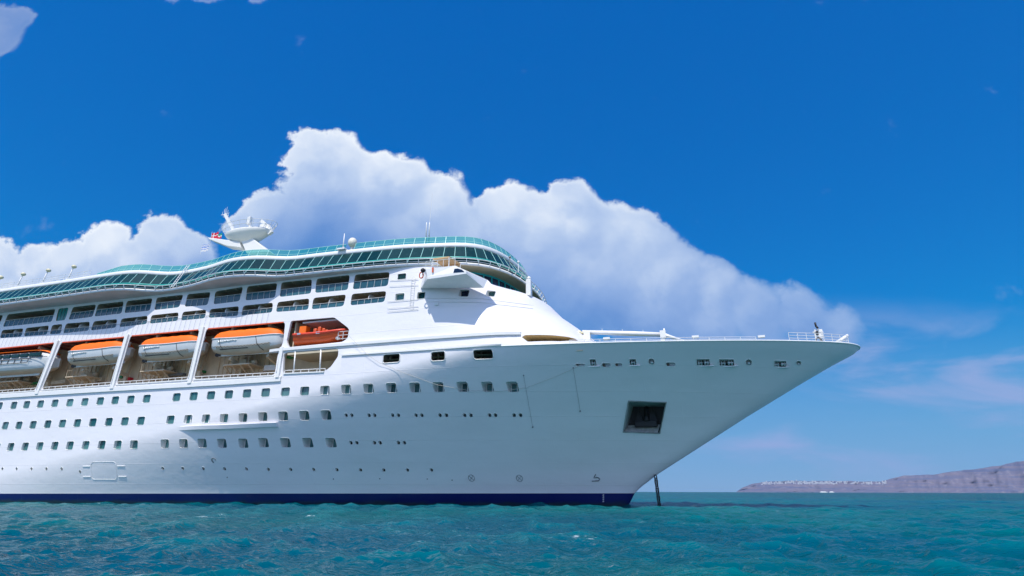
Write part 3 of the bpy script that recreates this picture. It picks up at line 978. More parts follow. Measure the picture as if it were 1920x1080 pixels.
# ------------------------------------------------------------------ balconies
def lerp2(a, b, t): return (a[0]+(b[0]-a[0])*t, a[1]+(b[1]-a[1])*t)
for kind, lp, q, panel in bal:
    y_in = -13.1
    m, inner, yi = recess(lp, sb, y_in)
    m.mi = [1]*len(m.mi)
    # rim
    k = len(lp)
    bl, br, tr_, tl = q
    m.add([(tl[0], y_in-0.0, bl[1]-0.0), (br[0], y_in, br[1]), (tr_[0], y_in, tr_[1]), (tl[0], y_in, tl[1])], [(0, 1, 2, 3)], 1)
    # ceiling beams
    if not panel:
        for t in (0.33, 0.7):
            xa = tl[0]+(tr_[0]-tl[0])*t
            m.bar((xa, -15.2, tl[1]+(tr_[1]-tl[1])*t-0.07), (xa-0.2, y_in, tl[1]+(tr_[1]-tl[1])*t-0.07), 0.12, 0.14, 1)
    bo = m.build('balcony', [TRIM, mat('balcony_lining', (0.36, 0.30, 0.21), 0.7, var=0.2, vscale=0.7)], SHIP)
    if panel:
        g = MB()
        for i in range(3):
            a0, a1 = i/3.0+0.02, (i+1)/3.0-0.02
            P = [lerp2(bl, br, a0), lerp2(bl, br, a1), lerp2(tl, tr_, a1), lerp2(tl, tr_, a0)]
            g.add([(x, -sb(x, z)+0.12, z) for x, z in P], [(0, 1, 2, 3)])
        g.build('glass_wall', mat('teal_panel', (0.0, 0.20, 0.18), 0.2), bo)
        continue
    # sliding door and dividing screen
    g = MB()
    xm = (bl[0]+br[0])/2; w = br[0]-bl[0]
    g.box((xm-w*0.30, y_in-0.05, bl[1]+0.02), (xm+w*0.12, y_in-0.01, tl[1]-0.45))
    g.build('sliding_door', GL_BAL, bo)
    if kind == 'lo':
        s_ = MB()
        c = (xm+w*0.15, -13.2)
        arc = [(xm-w*0.05+0.55*math.cos(a)*1.0, 0, bl[1]+0.75+0.75*math.sin(a)) for a in np.linspace(math.pi, 0, 8)]
        xs0 = xm-w*0.02
        prof = [(-15.3, 0.0), (-15.3, 0.95), (-15.15, 1.3), (-14.8, 1.55), (-14.2, 1.65), (-13.2, 1.65), (-13.2, 0.0)]
        A = [(xs0-0.04, y, bl[1]+z) for y, z in prof]; B = [(xs0+0.04, y, bl[1]+z) for y, z in prof]
        n_ = len(prof)
        s_.add(A+B, [tuple(range(n_)), tuple(reversed(range(n_, 2*n_)))]+[(i, n_+i, n_+(i+1) % n_, (i+1) % n_) for i in range(n_)])
        s_.build('divider', TRIM, bo)
        fu = MB()
        for xx in (bl[0]+w*0.2, br[0]-w*0.22):
            fu.box((xx-0.4, -14.2, bl[1]), (xx+0.4, -13.6, bl[1]+0.45)); fu.box((xx-0.4, -13.72, bl[1]+0.4), (xx+0.4, -13.6, bl[1]+1.0))
        fu.build('deck_chair', mat('brown_seat', (0.16, 0.06, 0.04), 0.8), bo)
    # glass rail
    h = 1.0 if kind == 'up' else 0.62
    nb = max(2, int(round(w/1.05)))
    g = MB(); rl = MB()
    for i in range(nb):
        a0, a1 = (i+0.02)/nb, (i+0.98)/nb
        P0, P1 = lerp2(bl, br, a0), lerp2(bl, br, a1)
        dx = (tl[0]-bl[0])/(tl[1]-bl[1])*h
        g.add([(P0[0], -sb(*P0)+0.10, P0[1]+0.05), (P1[0], -sb(*P1)+0.10, P1[1]+0.05), (P1[0]+dx, -sb(*P1)+0.16, P1[1]+h), (P0[0]+dx, -sb(*P0)+0.16, P0[1]+h)], [(0, 1, 2, 3)])
    for i in range(nb+1):
        P0 = lerp2(bl, br, i/nb)
        dx = (tl[0]-bl[0])/(tl[1]-bl[1])*h
        rl.tube([(P0[0], -sb(*P0)+0.06, P0[1]-0.02), (P0[0]+dx, -sb(*P0)+0.11, P0[1]+h+0.04)], 0.022, 4)
    rl.tube([(bl[0]-0.1, -sb(*bl)+0.08, bl[1]+h+0.05), (br[0]+0.1, -sb(*br)+0.08, br[1]+h+0.05)], 0.03, 5)
    g.build('glass_rail', GL_BAL, bo)
    rl.build('hand_rail', RAIL, bo)

# ------------------------------------------------------------------ boat deck
bay = MB()
bay.box((XA, -11.6, 14.6), (-33, -11.4, 22.6), 0)            # inner bulkhead
bay.build('promenade_bulkhead', BEIGE, SHIP)
fl = MB(); fl.box((XA, -15.9, 14.62), (-33, -11.6, 14.88)); fl.build('promenade_deck', TEAK, SHIP)
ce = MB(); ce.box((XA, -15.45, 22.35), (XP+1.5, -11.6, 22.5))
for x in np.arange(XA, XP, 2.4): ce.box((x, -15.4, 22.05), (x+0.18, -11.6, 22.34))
ce.build('boat_bay_ceiling', CEIL_BOUNCE, SHIP)
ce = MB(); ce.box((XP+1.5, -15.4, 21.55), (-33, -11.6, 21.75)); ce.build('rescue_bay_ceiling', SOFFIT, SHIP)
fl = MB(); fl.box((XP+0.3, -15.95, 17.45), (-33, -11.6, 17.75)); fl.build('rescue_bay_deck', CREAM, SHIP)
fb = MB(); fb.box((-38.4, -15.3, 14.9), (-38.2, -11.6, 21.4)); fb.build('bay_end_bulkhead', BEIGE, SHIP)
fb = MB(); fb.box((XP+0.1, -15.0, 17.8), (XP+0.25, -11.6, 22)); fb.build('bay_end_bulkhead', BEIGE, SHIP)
# liner of the opening edges
for lp, dp, mt in [(b, 0.10, TRIM) for b in bayl]+[(rescue, 0.3, TRIM), (lowp, 0.3, TRIM)]:
    m = MB(); k = len(lp)
    m.add([(x, -sb(x, z), z) for x, z in lp]+[(x, -sb(x, z)+dp, z) for x, z in lp], [(i, (i+1) % k, k+(i+1) % k, k+i) for i in range(k)])
    m.build('opening_frame', mt, SHIP)
# orange lip under the belt
for i, b in enumerate(bays):
    tl, tr_ = (b[-1], b[-2])
    A, B = wp(tl[0]+3, tl[1]+0.6), wp(tr_[0]-3, tr_[1]+0.6)
    m = MB(); m.bar((A[0], -sb(*A)-0.02, A[1]+0.03), (B[0], -sb(*B)-0.02, B[1]+0.03), 0.10, 0.16)
    m.build('orange_lip', ORANGED, SHIP)
A, B = [wp(*q) for q in ((-60, 640), (505, 586))]
m = MB()
nq = int((B[0]-A[0])/0.85)
for k in range(nq+1):
    px_ = -60+565*(k/nq)
    t_ = k/nq; x = A[0]+(B[0]-A[0])*t_; zt = A[1]+(B[1]-A[1])*t_+0.35
    m.tube([(x, -sb(x, zt)-0.10, zt), (x, -sb(x, zt-1.9)-0.14, zt-1.9)], 0.014, 3)
pts_ = [(A[0]+(B[0]-A[0])*t_, A[1]+(B[1]-A[1])*t_+0.35) for t_ in np.linspace(0, 1, 30)]
m.tube([(x, -sb(x, z)-0.10, z) for x, z in pts_], 0.022, 4)
m.build('belt_hand_rail', GREYM, SHIP)
# davit pillars
for (b0, b1, w_) in (((72, 737), (109, 641), 0.6), ((212.5, 727), (240, 630), 0.6), ((357.5, 717), (381, 616), 0.6), ((522, 706), (530, 654), 0.5)):
    A, B = wp(*b0), wp(*b1)
    m = MB()
    m.bar((A[0], -sb(*A)-0.14, A[1]-0.2), (B[0], -sb(*B)-0.12, B[1]+0.2), w_, 0.34, upv=(0, 1, 0))
    m.bar((A[0]-w_*0.3, -sb(*A)-0.34, A[1]+0.5), (B[0]-w_*0.3, -sb(*B)-0.30, B[1]-0.3), 0.12, 0.10, upv=(0, 1, 0))
    m.build('davit_pillar', TRIM, SHIP, bevel=0.06)
for i_, (px0, px1) in enumerate(((-10, 60), (92, 200), (232, 340), (382, 500))):
    a_ = onY(px0, interp([(0, 735), (520, 703)], px0)-24, -13.2); b__ = onY(px1, interp([(0, 735), (520, 703)], px1)-24, -13.2)
    xm_ = a_[0]+(b__[0]-a_[0])*0.62; zz_ = 17.1
    m = MB()
    m.box((xm_-2.0, -14.4, zz_), (xm_+2.3, -11.7, zz_+0.14))
    for k in range(4):
        xx = xm_-1.9+k*1.3
        m.bar((xx, -14.3, zz_), (xx-0.1, -11.8, zz_-1.5), 0.12, 0.14, upv=(1, 0, 0)); m.tube([(xx, -14.35, zz_+0.1), (xx, -14.35, zz_+1.0)], 0.03, 4)
    m.tube([(xm_-2.0, -14.35, zz_+1.0), (xm_+2.3, -14.35, zz_+1.0)], 0.03, 4)
    m.box((xm_-0.6, -13.2, zz_+0.14), (xm_+0.5, -12.2, zz_+1.0)); m.tube([(xm_+1.2, -12.8, zz_+0.6), (xm_+2.0, -12.8, zz_+0.6)], 0.35, 10)
    m.build('winch_platform', BEIGED, SHIP)
    m = MB()
    for k in range(12):
        xx = a_[0]+1+(b__[0]-a_[0]-2)*k/11
        m.box((xx, -11.75, 15), (xx+0.10, -11.6, 22))
    m.build('bulkhead_stiffeners', BEIGE, SHIP)
# promenade bulwark and rail
for i, (a, b) in enumerate((((-60, 741), (66, 732.5)), ((78, 731.5), (207, 722)), ((218, 721.5), (351.5, 712.5)), ((363, 712), (515, 704)), ((532, 700.5), (608, 697)))):
    A, B = wp(*a), wp(*b)
    m = MB()
    m.bar((A[0], -15.95, A[1]+0.42), (B[0], -15.95, B[1]+0.42), 0.06, 0.07)
    n_ = int((B[0]-A[0])/1.1)
    for k in range(n_+1):
        t = k/n_
        x = A[0]+(B[0]-A[0])*t; z = A[1]+(B[1]-A[1])*t
        m.bar((x, -15.95, z-0.1), (x, -15.95, z+0.42), 0.06, 0.06)
    m.bar((A[0], -16.12, A[1]-0.02), (B[0], -16.12, B[1]-0.02), 0.22, 0.14)
    m.build('promenade_rail', RAIL, SHIP)
for px0, px1 in (((554, 658.5), (549, 699.5)), ((602, 654.5), (598, 697))):
    A, B = wp(*px0), wp(*px1)
    m = MB(); m.tube([(A[0], -15.95, A[1]), (B[0], -15.95, B[1])], 0.09, 8); m.build('deck_stanchion', TRIM, SHIP)
# things on the inner bulkhead
for (px, py, w, h, mt, nm) in ((112, 717, 26, 9, BEIGED, 'deck_locker'), (182, 712, 22, 9, BEIGED, 'deck_locker'), (10, 722, 26, 11, BEIGED, 'deck_locker'), (512, 690, 22, 11, TRIM, 'deck_locker'), (330, 703, 26, 5, GREYM, 'deck_locker'), (228, 707, 7, 5, GREENP, 'exit_sign'), (378, 697, 8, 5, GREENP, 'exit_sign'), (546, 670, 9, 5, GREENP, 'exit_sign'), (241, 711, 8, 7, REDP, 'fire_hose_reel'), (68, 719, 14, 6, GREENP, 'liferaft_shelf')):
    p = onY(px, py, -12.0); sx = w/14.0; sz = h/15.0
    m = MB(); m.box((p[0]-sx/2*1.6, -12.3, p[2]-sz/2), (p[0]+sx/2*1.6, -11.62, p[2]+sz/2)); m.build(nm, mt, SHIP, bevel=0.04)


def davit(x, zt):
    m = MB()
    m.bar((x, -12.2, 14.9), (x, -12.4, 17.4), 0.5, 0.5, upv=(0, 1, 0))
    m.bar((x, -12.3, 17.2), (x, -14.6, 18.0), 0.36, 0.45)
    m.bar((x, -11.8, 21.8), (x, -12.3, 17.2), 0.4, 0.35, upv=(0, 1, 0))
    m.bar((x, -12.1, 21.6), (x, -15.1, 21.9), 0.34, 0.4)
    m.tube([(x+0.22, -14.9, 21.7), (x+0.22, -14.9, zt)], 0.05, 5)
    m.sphere((x+0.22, -14.9, zt+0.2), 0.2)
    for k in range(4): m.bar((x-0.4, -12.4, 15.4+k*0.45), (x+0.4, -12.4, 15.4+k*0.45), 0.05, 0.05)
    return m.build('davit', BEIGED, SHIP)


# ------------------------------------------------------------------ lifeboats
def boat_sections(L, B, Hd, n=22, sheer=0.12, nr=9, full=3.0, keel=0.0):
    rows = []
    for i in range(n+1):
        t = -1+2*i/n
        w = B/2*(1-abs(t)**full)**0.55 if abs(t) < 1 else 0.0
        zb = -Hd*(1-abs(t)**6.0*0.30)
        row = []
        for k in range(nr+1):
            a = math.pi*k/nr
            y = -math.cos(a)*w
            dd = abs(math.sin(a))
            z = zb*dd**0.62
            row.append((t*L/2, y, z+sheer*t*t*2))
        rows.append(row)
    return rows


def copy_tree(o, parent=None):
    c = o.copy(); COL.objects.link(c)
    if parent is not None: c.parent = parent
    for ch in list(o.children): copy_tree(ch, c)
    return c


def make_lifeboat(L=8.9, B=3.0):
    root = thing('lifeboat', (0, 0, 0), 'white lifeboat under an orange canvas cover', 'lifeboat', 'orange covered lifeboats hanging in the boat deck bays')
    hullr = boat_sections(L, B, 1.95, sheer=0.10, full=7.0)
    m = MB()
    m.grid(hullr, 0, True)
    for j, p in enumerate(m.f):
        zc = sum(m.v[i][2] for i in p)/len(p)
        m.mi[j] = 1 if zc < -1.05 else 0
    m.box((-L*0.40, -0.1, -1.98), (L*0.44, 0.1, -1.6), 0)
    m.build('hull', [BOATW, BOATB], root)
    # canvas: rounded top
    rows = []
    for i in range(25):
        t = -1+2*i/24
        w = (B/2-0.05)*max(0, 1-abs(t)**6)**0.55
        hgt = 1.35*(max(0, 1-abs(t)**5))**0.6
        row = []
        for k in range(11):
            a = math.pi*k/10
            fold = 0.035*math.sin(i*1.9+k*0.8)
            row.append((t*(L/2-0.12), -math.cos(a)*w, 0.10*t*t+0.03+(hgt+fold)*math.sin(a)**0.55))
        rows.append(row)
    m = MB(); m.grid(rows, 0, True); m.build('canvas_cover', ORANGE, root)
    m = MB()
    edge = [(p[0][0], p[0][1]-0.03, p[0][2]+0.02) for p in hullr]
    m.tube(edge, 0.07, 6); m.tube([(x, -y, z) for x, y, z in edge], 0.07, 6)
    m.build('rubbing_band', BOATW, root)
    m = MB()
    for s in (-1,):
        base = [Vector((p[1][0], p[1][1]-0.04, p[1][2]-0.1)) for p in hullr[2:-2]]
        pts = []
        for i in range(len(base)-1):
            for t in (0, 0.5):
                q = base[i].lerp(base[i+1], t); q.z -= 0.14 if t else 0; pts.append(q)
        m.tube(pts, 0.022, 4)
    m.build('grab_line', BLACK, root)
    m = MB()
    for xx in (-L*0.28, L*0.22):
        i = int((xx/(L/2)+1)/2*22)
        m.tube([(p[0]+(0.25*k), p[1]-0.03, p[2]) for k, p in enumerate(hullr[i][:4])], 0.03, 4)
    m.build('skate', BLACK, root)
    m = MB()
    for k in range(9):
        xx = -L*0.33+k*0.26
        m.tube([(xx, -B/2-0.03, -0.42+0.01*k), (xx+0.10, -B/2-0.05, -0.30+0.05*math.sin(k*2.1)), (xx+0.22, -B/2-0.03, -0.44+0.02*k)], 0.055, 5)
    m.build('faded_lettering', RAIL, root)
    m = MB(); m.box((-L*0.30, -B*0.42, -1.42), (L*0.08, -B*0.33, -1.32)); m.build('bilge_rail', BLACK, root)
    m = MB(); m.box((-L*0.43, -0.25, -1.95), (-L*0.37, 0.25, -1.4)); m.sphere((-L*0.43, 0, -1.75), 0.25); m.build('propeller_guard', BLACK, root)
    m = MB()
    for xx in (-L*0.46, L*0.46):
        m.tube([(xx, 0, 0.2), (xx, 0, 0.9)], 0.09, 6); m.sphere((xx, 0, 0.95), 0.16)
    m.build('lifting_hook', TRIM, root)
    return root


def place_boat(o, pl, pr, scale_len):
    A = onY(pl[0], pl[1], -16.0); B = onY(pr[0], pr[1], -16.0)
    o.location = ((A[0]+B[0])/2, -14.62, (A[2]+B[2])/2)
    o.scale = ((B[0]-A[0])/scale_len, 1, 1)
    ang = math.atan2(B[2]-A[2], B[0]-A[0])
    o.rotation_euler = (0, -ang, 0)
    return o


lb = make_lifeboat()
lbs = [(lb, (118, 661.5), (229, 650.5), 'orange covered white lifeboat, leftmost of the three with canvas tops'), (None, (251, 650.5), (371, 640.5), 'orange covered white lifeboat, middle of the three with canvas tops'),
       (None, (387.5, 638), (526, 627), 'orange covered white lifeboat, rightmost of the three, next to the rescue boat bay')]
for o, a, b, lab in lbs:
    if o is None: o = copy_tree(lb)
    o['label'] = lab
    place_boat(o, a, b, 8.9)
    for sx in (-0.33, 0.36):
        davit(o.location.x+sx*8.6, o.location.z+0.75)

# enclosed tender, far left
def make_tender():
    L, B = 10.6, 3.3
    root = thing('tender_boat', (0, 0, 0), 'enclosed white tender boat with dark cabin windows and orange roof edge, at the left end', 'tender boat')
    hullr = boat_sections(L, B, 2.0, sheer=0.05, full=3.4)
    m = MB(); m.grid(hullr, 0, True)
    for j, p in enumerate(m.f):
        zc = sum(m.v[i][2] for i in p)/len(p); m.mi[j] = 1 if zc < -1.3 else 0
    m.box((-L*0.42, -0.1, -2.25), (L*0.30, 0.1, -1.85)); m.build('hull', [BOATW, BOATB], root)
    rows = []
    for i in range(27):
        t = -1+2*i/26
        w = (B/2-0.16)*max(0, 1-abs(t)**5)**0.5
        hgt = 1.25*(max(0, 1-abs(t)**6))**0.6
        rows.append([(t*(L/2-0.35), -math.cos(math.pi*k/12)*w*(1-0.12*math.sin(math.pi*k/12)), 0.02+hgt*math.sin(math.pi*k/12)**0.42) for k in range(13)])
    m = MB(); m.grid(rows, 0, True); m.build('cabin', BOATW, root)
    rows = []
    for i in range(25):
        t = -1+2*i/24
        w = (B/2-0.30)*max(0, 1-abs(t)**6)**0.5
        hh = 1.18*(max(0, 1-abs(t)**8))**0.5
        rows.append([(t*(L/2-0.55), -math.cos(math.pi*k/8)*w, hh+0.10+0.2*math.sin(math.pi*k/8)) for k in range(9)])
    m = MB(); m.grid(rows, 0, True); m.build('roof', ORANGE, root)
    for k in range(7):
        x = -4.2+k*1.12
        m = MB(); w = 1.0 if k < 6 else 1.5
        m.box((x, -B/2+0.05, 0.30), (x+w, -B/2+0.30, 0.86)); m.build('window', GL_DK, root, bevel=0.08)
    m = MB()
    for k in range(9):
        x = -4.0+k*0.85
        m.bar((x, -B/2-0.06, -0.05), (x-0.1, -B/2-0.03, -0.62), 0.05, 0.05)
    m.bar((-4.2, -B/2-0.06, -0.05), (3.1, -B/2-0.06, -0.05), 0.06, 0.06); m.bar((-4.3, -B/2-0.03, -0.62), (2.6, -B/2-0.03, -0.62), 0.06, 0.06)
    m.bar((-5, -B/2+0.02, 0.08), (5, -B/2+0.02, 0.08), 0.05, 0.07)
    m.build('boarding_rail', BLACK, root)
    m = MB(); m.box((-L*0.36, -0.5, -2.35), (-L*0.28, 0.5, -1.8)); m.build('skeg', BLACK, root)
    return root


tb = make_tender()
A = onY(-60, 681, -16.2); B_ = onY(93, 669, -16.2)
tb.location = ((A[0]+B_[0])/2, -14.6, (A[2]+B_[2])/2)
tb.scale = ((B_[0]-A[0])/10.6, 1, 1)
tb.rotation_euler = (0, -math.atan2(B_[2]-A[2], B_[0]-A[0]), 0)
davit(tb.location.x+4.2, tb.location.z+1.2)

# rescue boat
def make_rescue():
    L, B = 6.2, 2.2
    root = thing('rescue_boat', (0, 0, 0), 'small orange red rescue boat with upright engine box in its own bay', 'rescue boat')
    rows = []
    for i in range(21):
        t = -1+2*i/20
        tt = max(0, t)
        w = B/2*(1-tt**3.2)**0.6*(0.92 if t < 0 else 1)
        zb = -1.0*(1-tt**3*0.8)
        up = 0.35*tt**2
        rows.append([(t*L/2, -math.cos(math.pi*k/8)*w, zb*abs(math.sin(math.pi*k/8))**0.7+up) for k in range(9)])
    m = MB(); m.grid(rows, 0, True); m.add(rows[0], [tuple(range(9))]); m.build('hull', ORANGED, root)
    m = MB(); e_ = [(r[0][0], r[0][1], r[0][2]+0.03) for r in rows]
    m.tube(e_, 0.15, 8); m.tube([(x, -y, z) for x, y, z in e_], 0.15, 8); m.build('fender_tube', mat('bright_red_tube', (0.75, 0.07, 0.03), 0.4), root)
    m = MB(); m.box((-L*0.47, -0.45, -0.1), (-L*0.33, 0.35, 1.15)); m.build('engine_box', ORANGE, root, bevel=0.1)
    m = MB()
    for k, (dx, h) in enumerate(((-0.9, 0.75), (-0.45, 0.95), (0.0, 0.8), (0.3, 0.65))):
        m.box((dx-0.2, -0.5+0.1*k, -0.1), (dx+0.2, 0.3, h))
    m.build('seat', ORANGED, root, bevel=0.12)
    m = MB(); m.box((-L*0.40, -B/2-0.10, -0.05), (-L*0.33, -B/2+0.03, 0.12)); m.box((-0.15, -B/2-0.12, -0.1), (0.3, -B/2+0.02, 0.14)); m.build('reflective_tape', STEELB, root)
    m = MB(); m.box((0.9, -0.5, -0.1), (1.9, 0.5, 0.42)); m.build('console', BLACK, root, bevel=0.08)
    return root


rb = make_rescue()
A = onY(550, 628.5, -15.9); B_ = onY(646, 621.5, -15.9)
rb.location = ((A[0]+B_[0])/2, -14.75, (A[2]+B_[2])/2)
rb.scale = ((B_[0]-A[0])/6.2,)*3
rb.rotation_euler = (0, -math.atan2(B_[2]-A[2], B_[0]-A[0]), 0)
m = MB()
x = rb.location.x
m.bar((x+1.2, -12.0, 21.4), (x+1.5, -14.6, 19.6), 0.3, 0.35); m.tube([(x+0.2, -12.5, 17.7), (x+0.2, -12.5, 21.5)], 0.25, 8)
m.box((x-2.4, -15.0, 17.75), (x+1.6, -13.6, 18.05))
for k in range(5): m.box((x-3.6+k*0.5, -15.3, 17.75), (x-3.4+k*0.5, -14.2, 18.2+0.15*(k % 2)))
m.build('rescue_cradle', GREYM, SHIP)
m = MB(); x3, z3 = wp(646, 628)
for dz_ in (0.0, 0.45, 0.9): m.bar((x3-1.0, -15.7, z3-0.4+dz_), (x3+0.5, -15.7, z3-0.4+dz_), 0.05, 0.05)
for dx_ in (-1.0, -0.3, 0.45): m.bar((x3+dx_, -15.7, z3-0.5), (x3+dx_, -15.7, z3+0.5), 0.05, 0.05)
m.sphere((x3-1.3, -15.3, z3-0.1), 0.3)
m.build('winch_guard', RAIL, SHIP)

# ------------------------------------------------------------------ wave decks: one plan curve, several levels
G = [(-70, 571.5), (0, 561.7), (100, 548), (167, 538), (213, 531.7), (247, 530), (270, 531.7), (290, 535), (313, 534), (347, 528), (377, 521.5), (400, 513), (430, 506.7), (470, 504), (503, 505), (523, 508), (560, 503), (640, 494.5), (734.5, 485.6), (810, 482.5), (860, 481), (901, 483.5), (939, 494.5), (970.6, 511.8), (1002, 538.5)]
TR = 0.008
raw = [onZ(px, py, 29.0, TR)[:2] for px, py in G]
raw = [(float(a), float(b)) for a, b in raw]
raw[-1] = (-19.6, 0.0)
print('PLAN', [(round(a, 1), round(b, 1)) for a, b in raw])
for a, b in reversed(raw[:-1]):
    if b < -0.2: raw.append((a, -b))
def catmull(P, k=8):
    out = []
    for i in range(len(P)-1):
        p0, p1, p2, p3 = P[max(i-1, 0)], P[i], P[i+1], P[min(i+2, len(P)-1)]
        for j in range(k):
            t = j/k
            out.append(tuple(0.5*((2*p1[c])+(-p0[c]+p2[c])*t+(2*p0[c]-5*p1[c]+4*p2[c]-p3[c])*t*t+(-p0[c]+3*p1[c]-3*p2[c]+p3[c])*t**3) for c in (0, 1)))
    out.append(P[-1]); return out
PC = catmull(raw)
def resample(P, step):
    P = [Vector(p) for p in P]; L = [0]
    for i in range(1, len(P)): L.append(L[-1]+(P[i]-P[i-1]).length)
    n = int(L[-1]/step); out = []
    xs = np.interp(np.linspace(0, L[-1], n+1), L, [p.x for p in P]); ys = np.interp(np.linspace(0, L[-1], n+1), L, [p.y for p in P])
    return [Vector((a, b)) for a, b in zip(xs, ys)]
PL = resample(PC, 1.42)
for _ in range(2):
    PL = [PL[0]]+[(PL[i-1]+PL[i]*2+PL[i+1])/4 for i in range(1, len(PL)-1)]+[PL[-1]]
def normals(P):
    out = []
    for i in range(len(P)):
        d_ = P[min(i+1, len(P)-1)]-P[max(i-1, 0)]
        out.append(Vector((d_.y, -d_.x)).normalized())     # outward: starboard run goes towards the bow
    return out
NL = normals(PL)
# soften the normals so inset curves stay clean
for _ in range(5):
    NL = [(NL[max(i-1, 0)]+NL[i]*2+NL[min(i+1, len(NL)-1)]).normalized() for i in range(len(NL))]
def lev(i, off, z):
    p = PL[i]+NL[i]*off
    return (p.x, p.y, z+TR*max(0, -35-PL[i].x))
NP = len(PL)
vis = [i for i in range(NP) if PL[i].y < 7.5]
ivis = len(vis)
wave_root = SHIP
def band(name, prof, mt, i0=0, i1=NP-1, smooth=True):
    m = MB(); m.grid([[lev(i, o_, z) for o_, z in prof] for i in range(i0, i1+1)], 0, smooth)
    return m.build(name, mt, SHIP)
# soffit under the overhang, in real depth back to the wall
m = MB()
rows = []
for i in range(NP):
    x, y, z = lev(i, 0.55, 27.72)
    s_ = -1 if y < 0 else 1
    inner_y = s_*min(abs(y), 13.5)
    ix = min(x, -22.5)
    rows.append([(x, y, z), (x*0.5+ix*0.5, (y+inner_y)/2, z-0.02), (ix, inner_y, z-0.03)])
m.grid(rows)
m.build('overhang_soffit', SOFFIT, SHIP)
band('walkway_fascia', [(0.55, 27.70), (0.62, 27.72), (0.64, 28.02), (0.2, 28.04), (-0.5, 28.04)], TRIM)
band('sill_glass', [(-0.35, 28.05), (-0.12, 28.86)], GL_DK)
band('teal_sill', [(-0.25, 28.84), (0.0, 28.84), (0.05, 28.92), (0.02, 29.05), (-0.05, 29.07)], TEALF)
band('white_coaming', [(-1.30, 30.86), (-1.18, 30.86), (-1.12, 31.0), (-1.12, 31.38), (-1.2, 31.46), (-1.8, 31.46)], TRIM)
# walkway rail with slanting brackets
rl = MB()
rl.tube([lev(i, 0.95, 28.42) for i in range(NP)], 0.05, 5)
for i in range(NP): rl.bar(lev(i, 0.95, 28.42), lev(i, 0.62, 27.86), 0.07, 0.10)
rl.tube([lev(i, 0.80, 28.15) for i in range(NP)], 0.03, 4)
for i in range(0, NP, 2): rl.bar(lev(i, 0.75, 28.15), lev(i, 0.06, 28.9), 0.05, 0.05, 1)
rl.build('walkway_rail', [RAIL, MULL], SHIP)
# raked lounge windows: every pane a part
def quad3(m, a, b, c, d_, mi=0): m.add([a, b, c, d_], [(0, 1, 2, 3)], mi)
panes = 0
LIGHTP = {}
ZW0, ZW1, OW0, OW1 = 29.06, 30.90, -0.02, -1.22
rest = MB()
first_full = max(0, ivis-97)
lightg = glass('pale_reflecting_glass', (0.10, 0.24, 0.22), rough=0.12, var=0.1)
openw = mat('open_window_dark', (0.04, 0.025, 0.012), 0.7)
for i in range(NP-1):
    a, b, c, d_ = lev(i, OW0, ZW0), lev(i+1, OW0, ZW0), lev(i+1, OW1, ZW1), lev(i, OW1, ZW1)
    if i < first_full or PL[i].y > 8:
        quad3(rest, a, b, c, d_); continue
    m = MB(); quad3(m, a, b, c, d_)
    w = m.build('lounge_window', GL_DK, SHIP)
    f = MB(); f.bar(a, d_, 0.05, 0.08); f.build('mullion', MULL, w)
    panes += 1
for i in range(NP-1):
    if PL[i].y > 8: rest.bar(lev(i, OW0, ZW0), lev(i, OW1, ZW1), 0.07, 0.09)
o = rest.build('hidden_side_glazing', GL_DK, SHIP)
print('PANES', panes)
# glass wind screen above (starts at the first hump)
ZS0, ZS1, OS0, OS1 = 31.44, 32.60, -1.32, -1.80
count = 0
for i in range(NP-1):
    x, y = PL[i]
    if x < -84.0 or y > 8: continue
    gap = (-42.6 < x < -40.6 and y < 0)
    if gap: continue
    k0 = min(1.0, 0.12+(x+84.0)/6.0) if y < 0 else 1
    k1 = min(1.0, 0.12+(PL[i+1].x+84.0)/6.0) if y < 0 else 1
    f_ = lambda j, kk: lev(j, OS0+(OS1-OS0)*kk, ZS0+(ZS1-ZS0)*kk)
    a, b, c, d_ = lev(i, OS0, ZS0), lev(i+1, OS0, ZS0), f_(i+1, k1), f_(i, k0)
    m = MB(); quad3(m, a, b, c, d_)
    w = m.build('wind_screen', GL_TEAL, SHIP)
    f = MB(); f.bar(a, d_, 0.05, 0.06); f.bar(d_, c, 0.05, 0.05)
    mid = lambda j, kk: lev(j, OS0+(OS1-OS0)*kk*0.35, ZS0+(ZS1-ZS0)*kk*0.35)
    f.bar(mid(i, k0), mid(i+1, k1), 0.03, 0.04)
    f.build('frame', MULL, w); count += 1
print('SCREENS', count)
# plain rail aft of it
rl = MB()
ii = [i for i in range(NP) if PL[i].x < -83 and PL[i].y < 0]
for zz in (31.75, 32.05, 32.42): rl.tube([lev(i, -1.35, zz) for i in ii], 0.03, 4)
for i in ii: rl.bar(lev(i, -1.35, 31.44), lev(i, -1.35, 32.42), 0.04, 0.04)
rl.build('top_deck_rail', RAIL, SHIP)
# decks that close the volumes
def lid(name, off, z, mt, th=0.12):
    m = MB()
    ls = [lev(i, off, z) for i in range(NP)]
    half = NP//2
    rows = []
    for i in range(half):
        a = ls[i]; b = ls[NP-1-i]
        rows.append([a, (0.5*(a[0]+b[0]), 0, a[2]), b])
    m.grid(rows); return m.build(name, mt, SHIP)
lid('top_deck', -1.6, 31.40, DECK)
lid('lounge_floor', -0.4, 28.06, TEAK)
m = MB(); m.box((XA, -13.0, 22.6), (-26, 13.0, 27.6)); m.build('inner_block', BEIGE, SHIP)
m = MB()
for i in range(0, NP-1): quad3(m, lev(i, -2.6, 28.1), lev(i+1, -2.6, 28.1), lev(i+1, -2.6, 31.35), lev(i, -2.6, 31.35))
m.build('lounge_inner_wall', mat('dim_interior', (0.05, 0.06, 0.06), 0.8), SHIP)
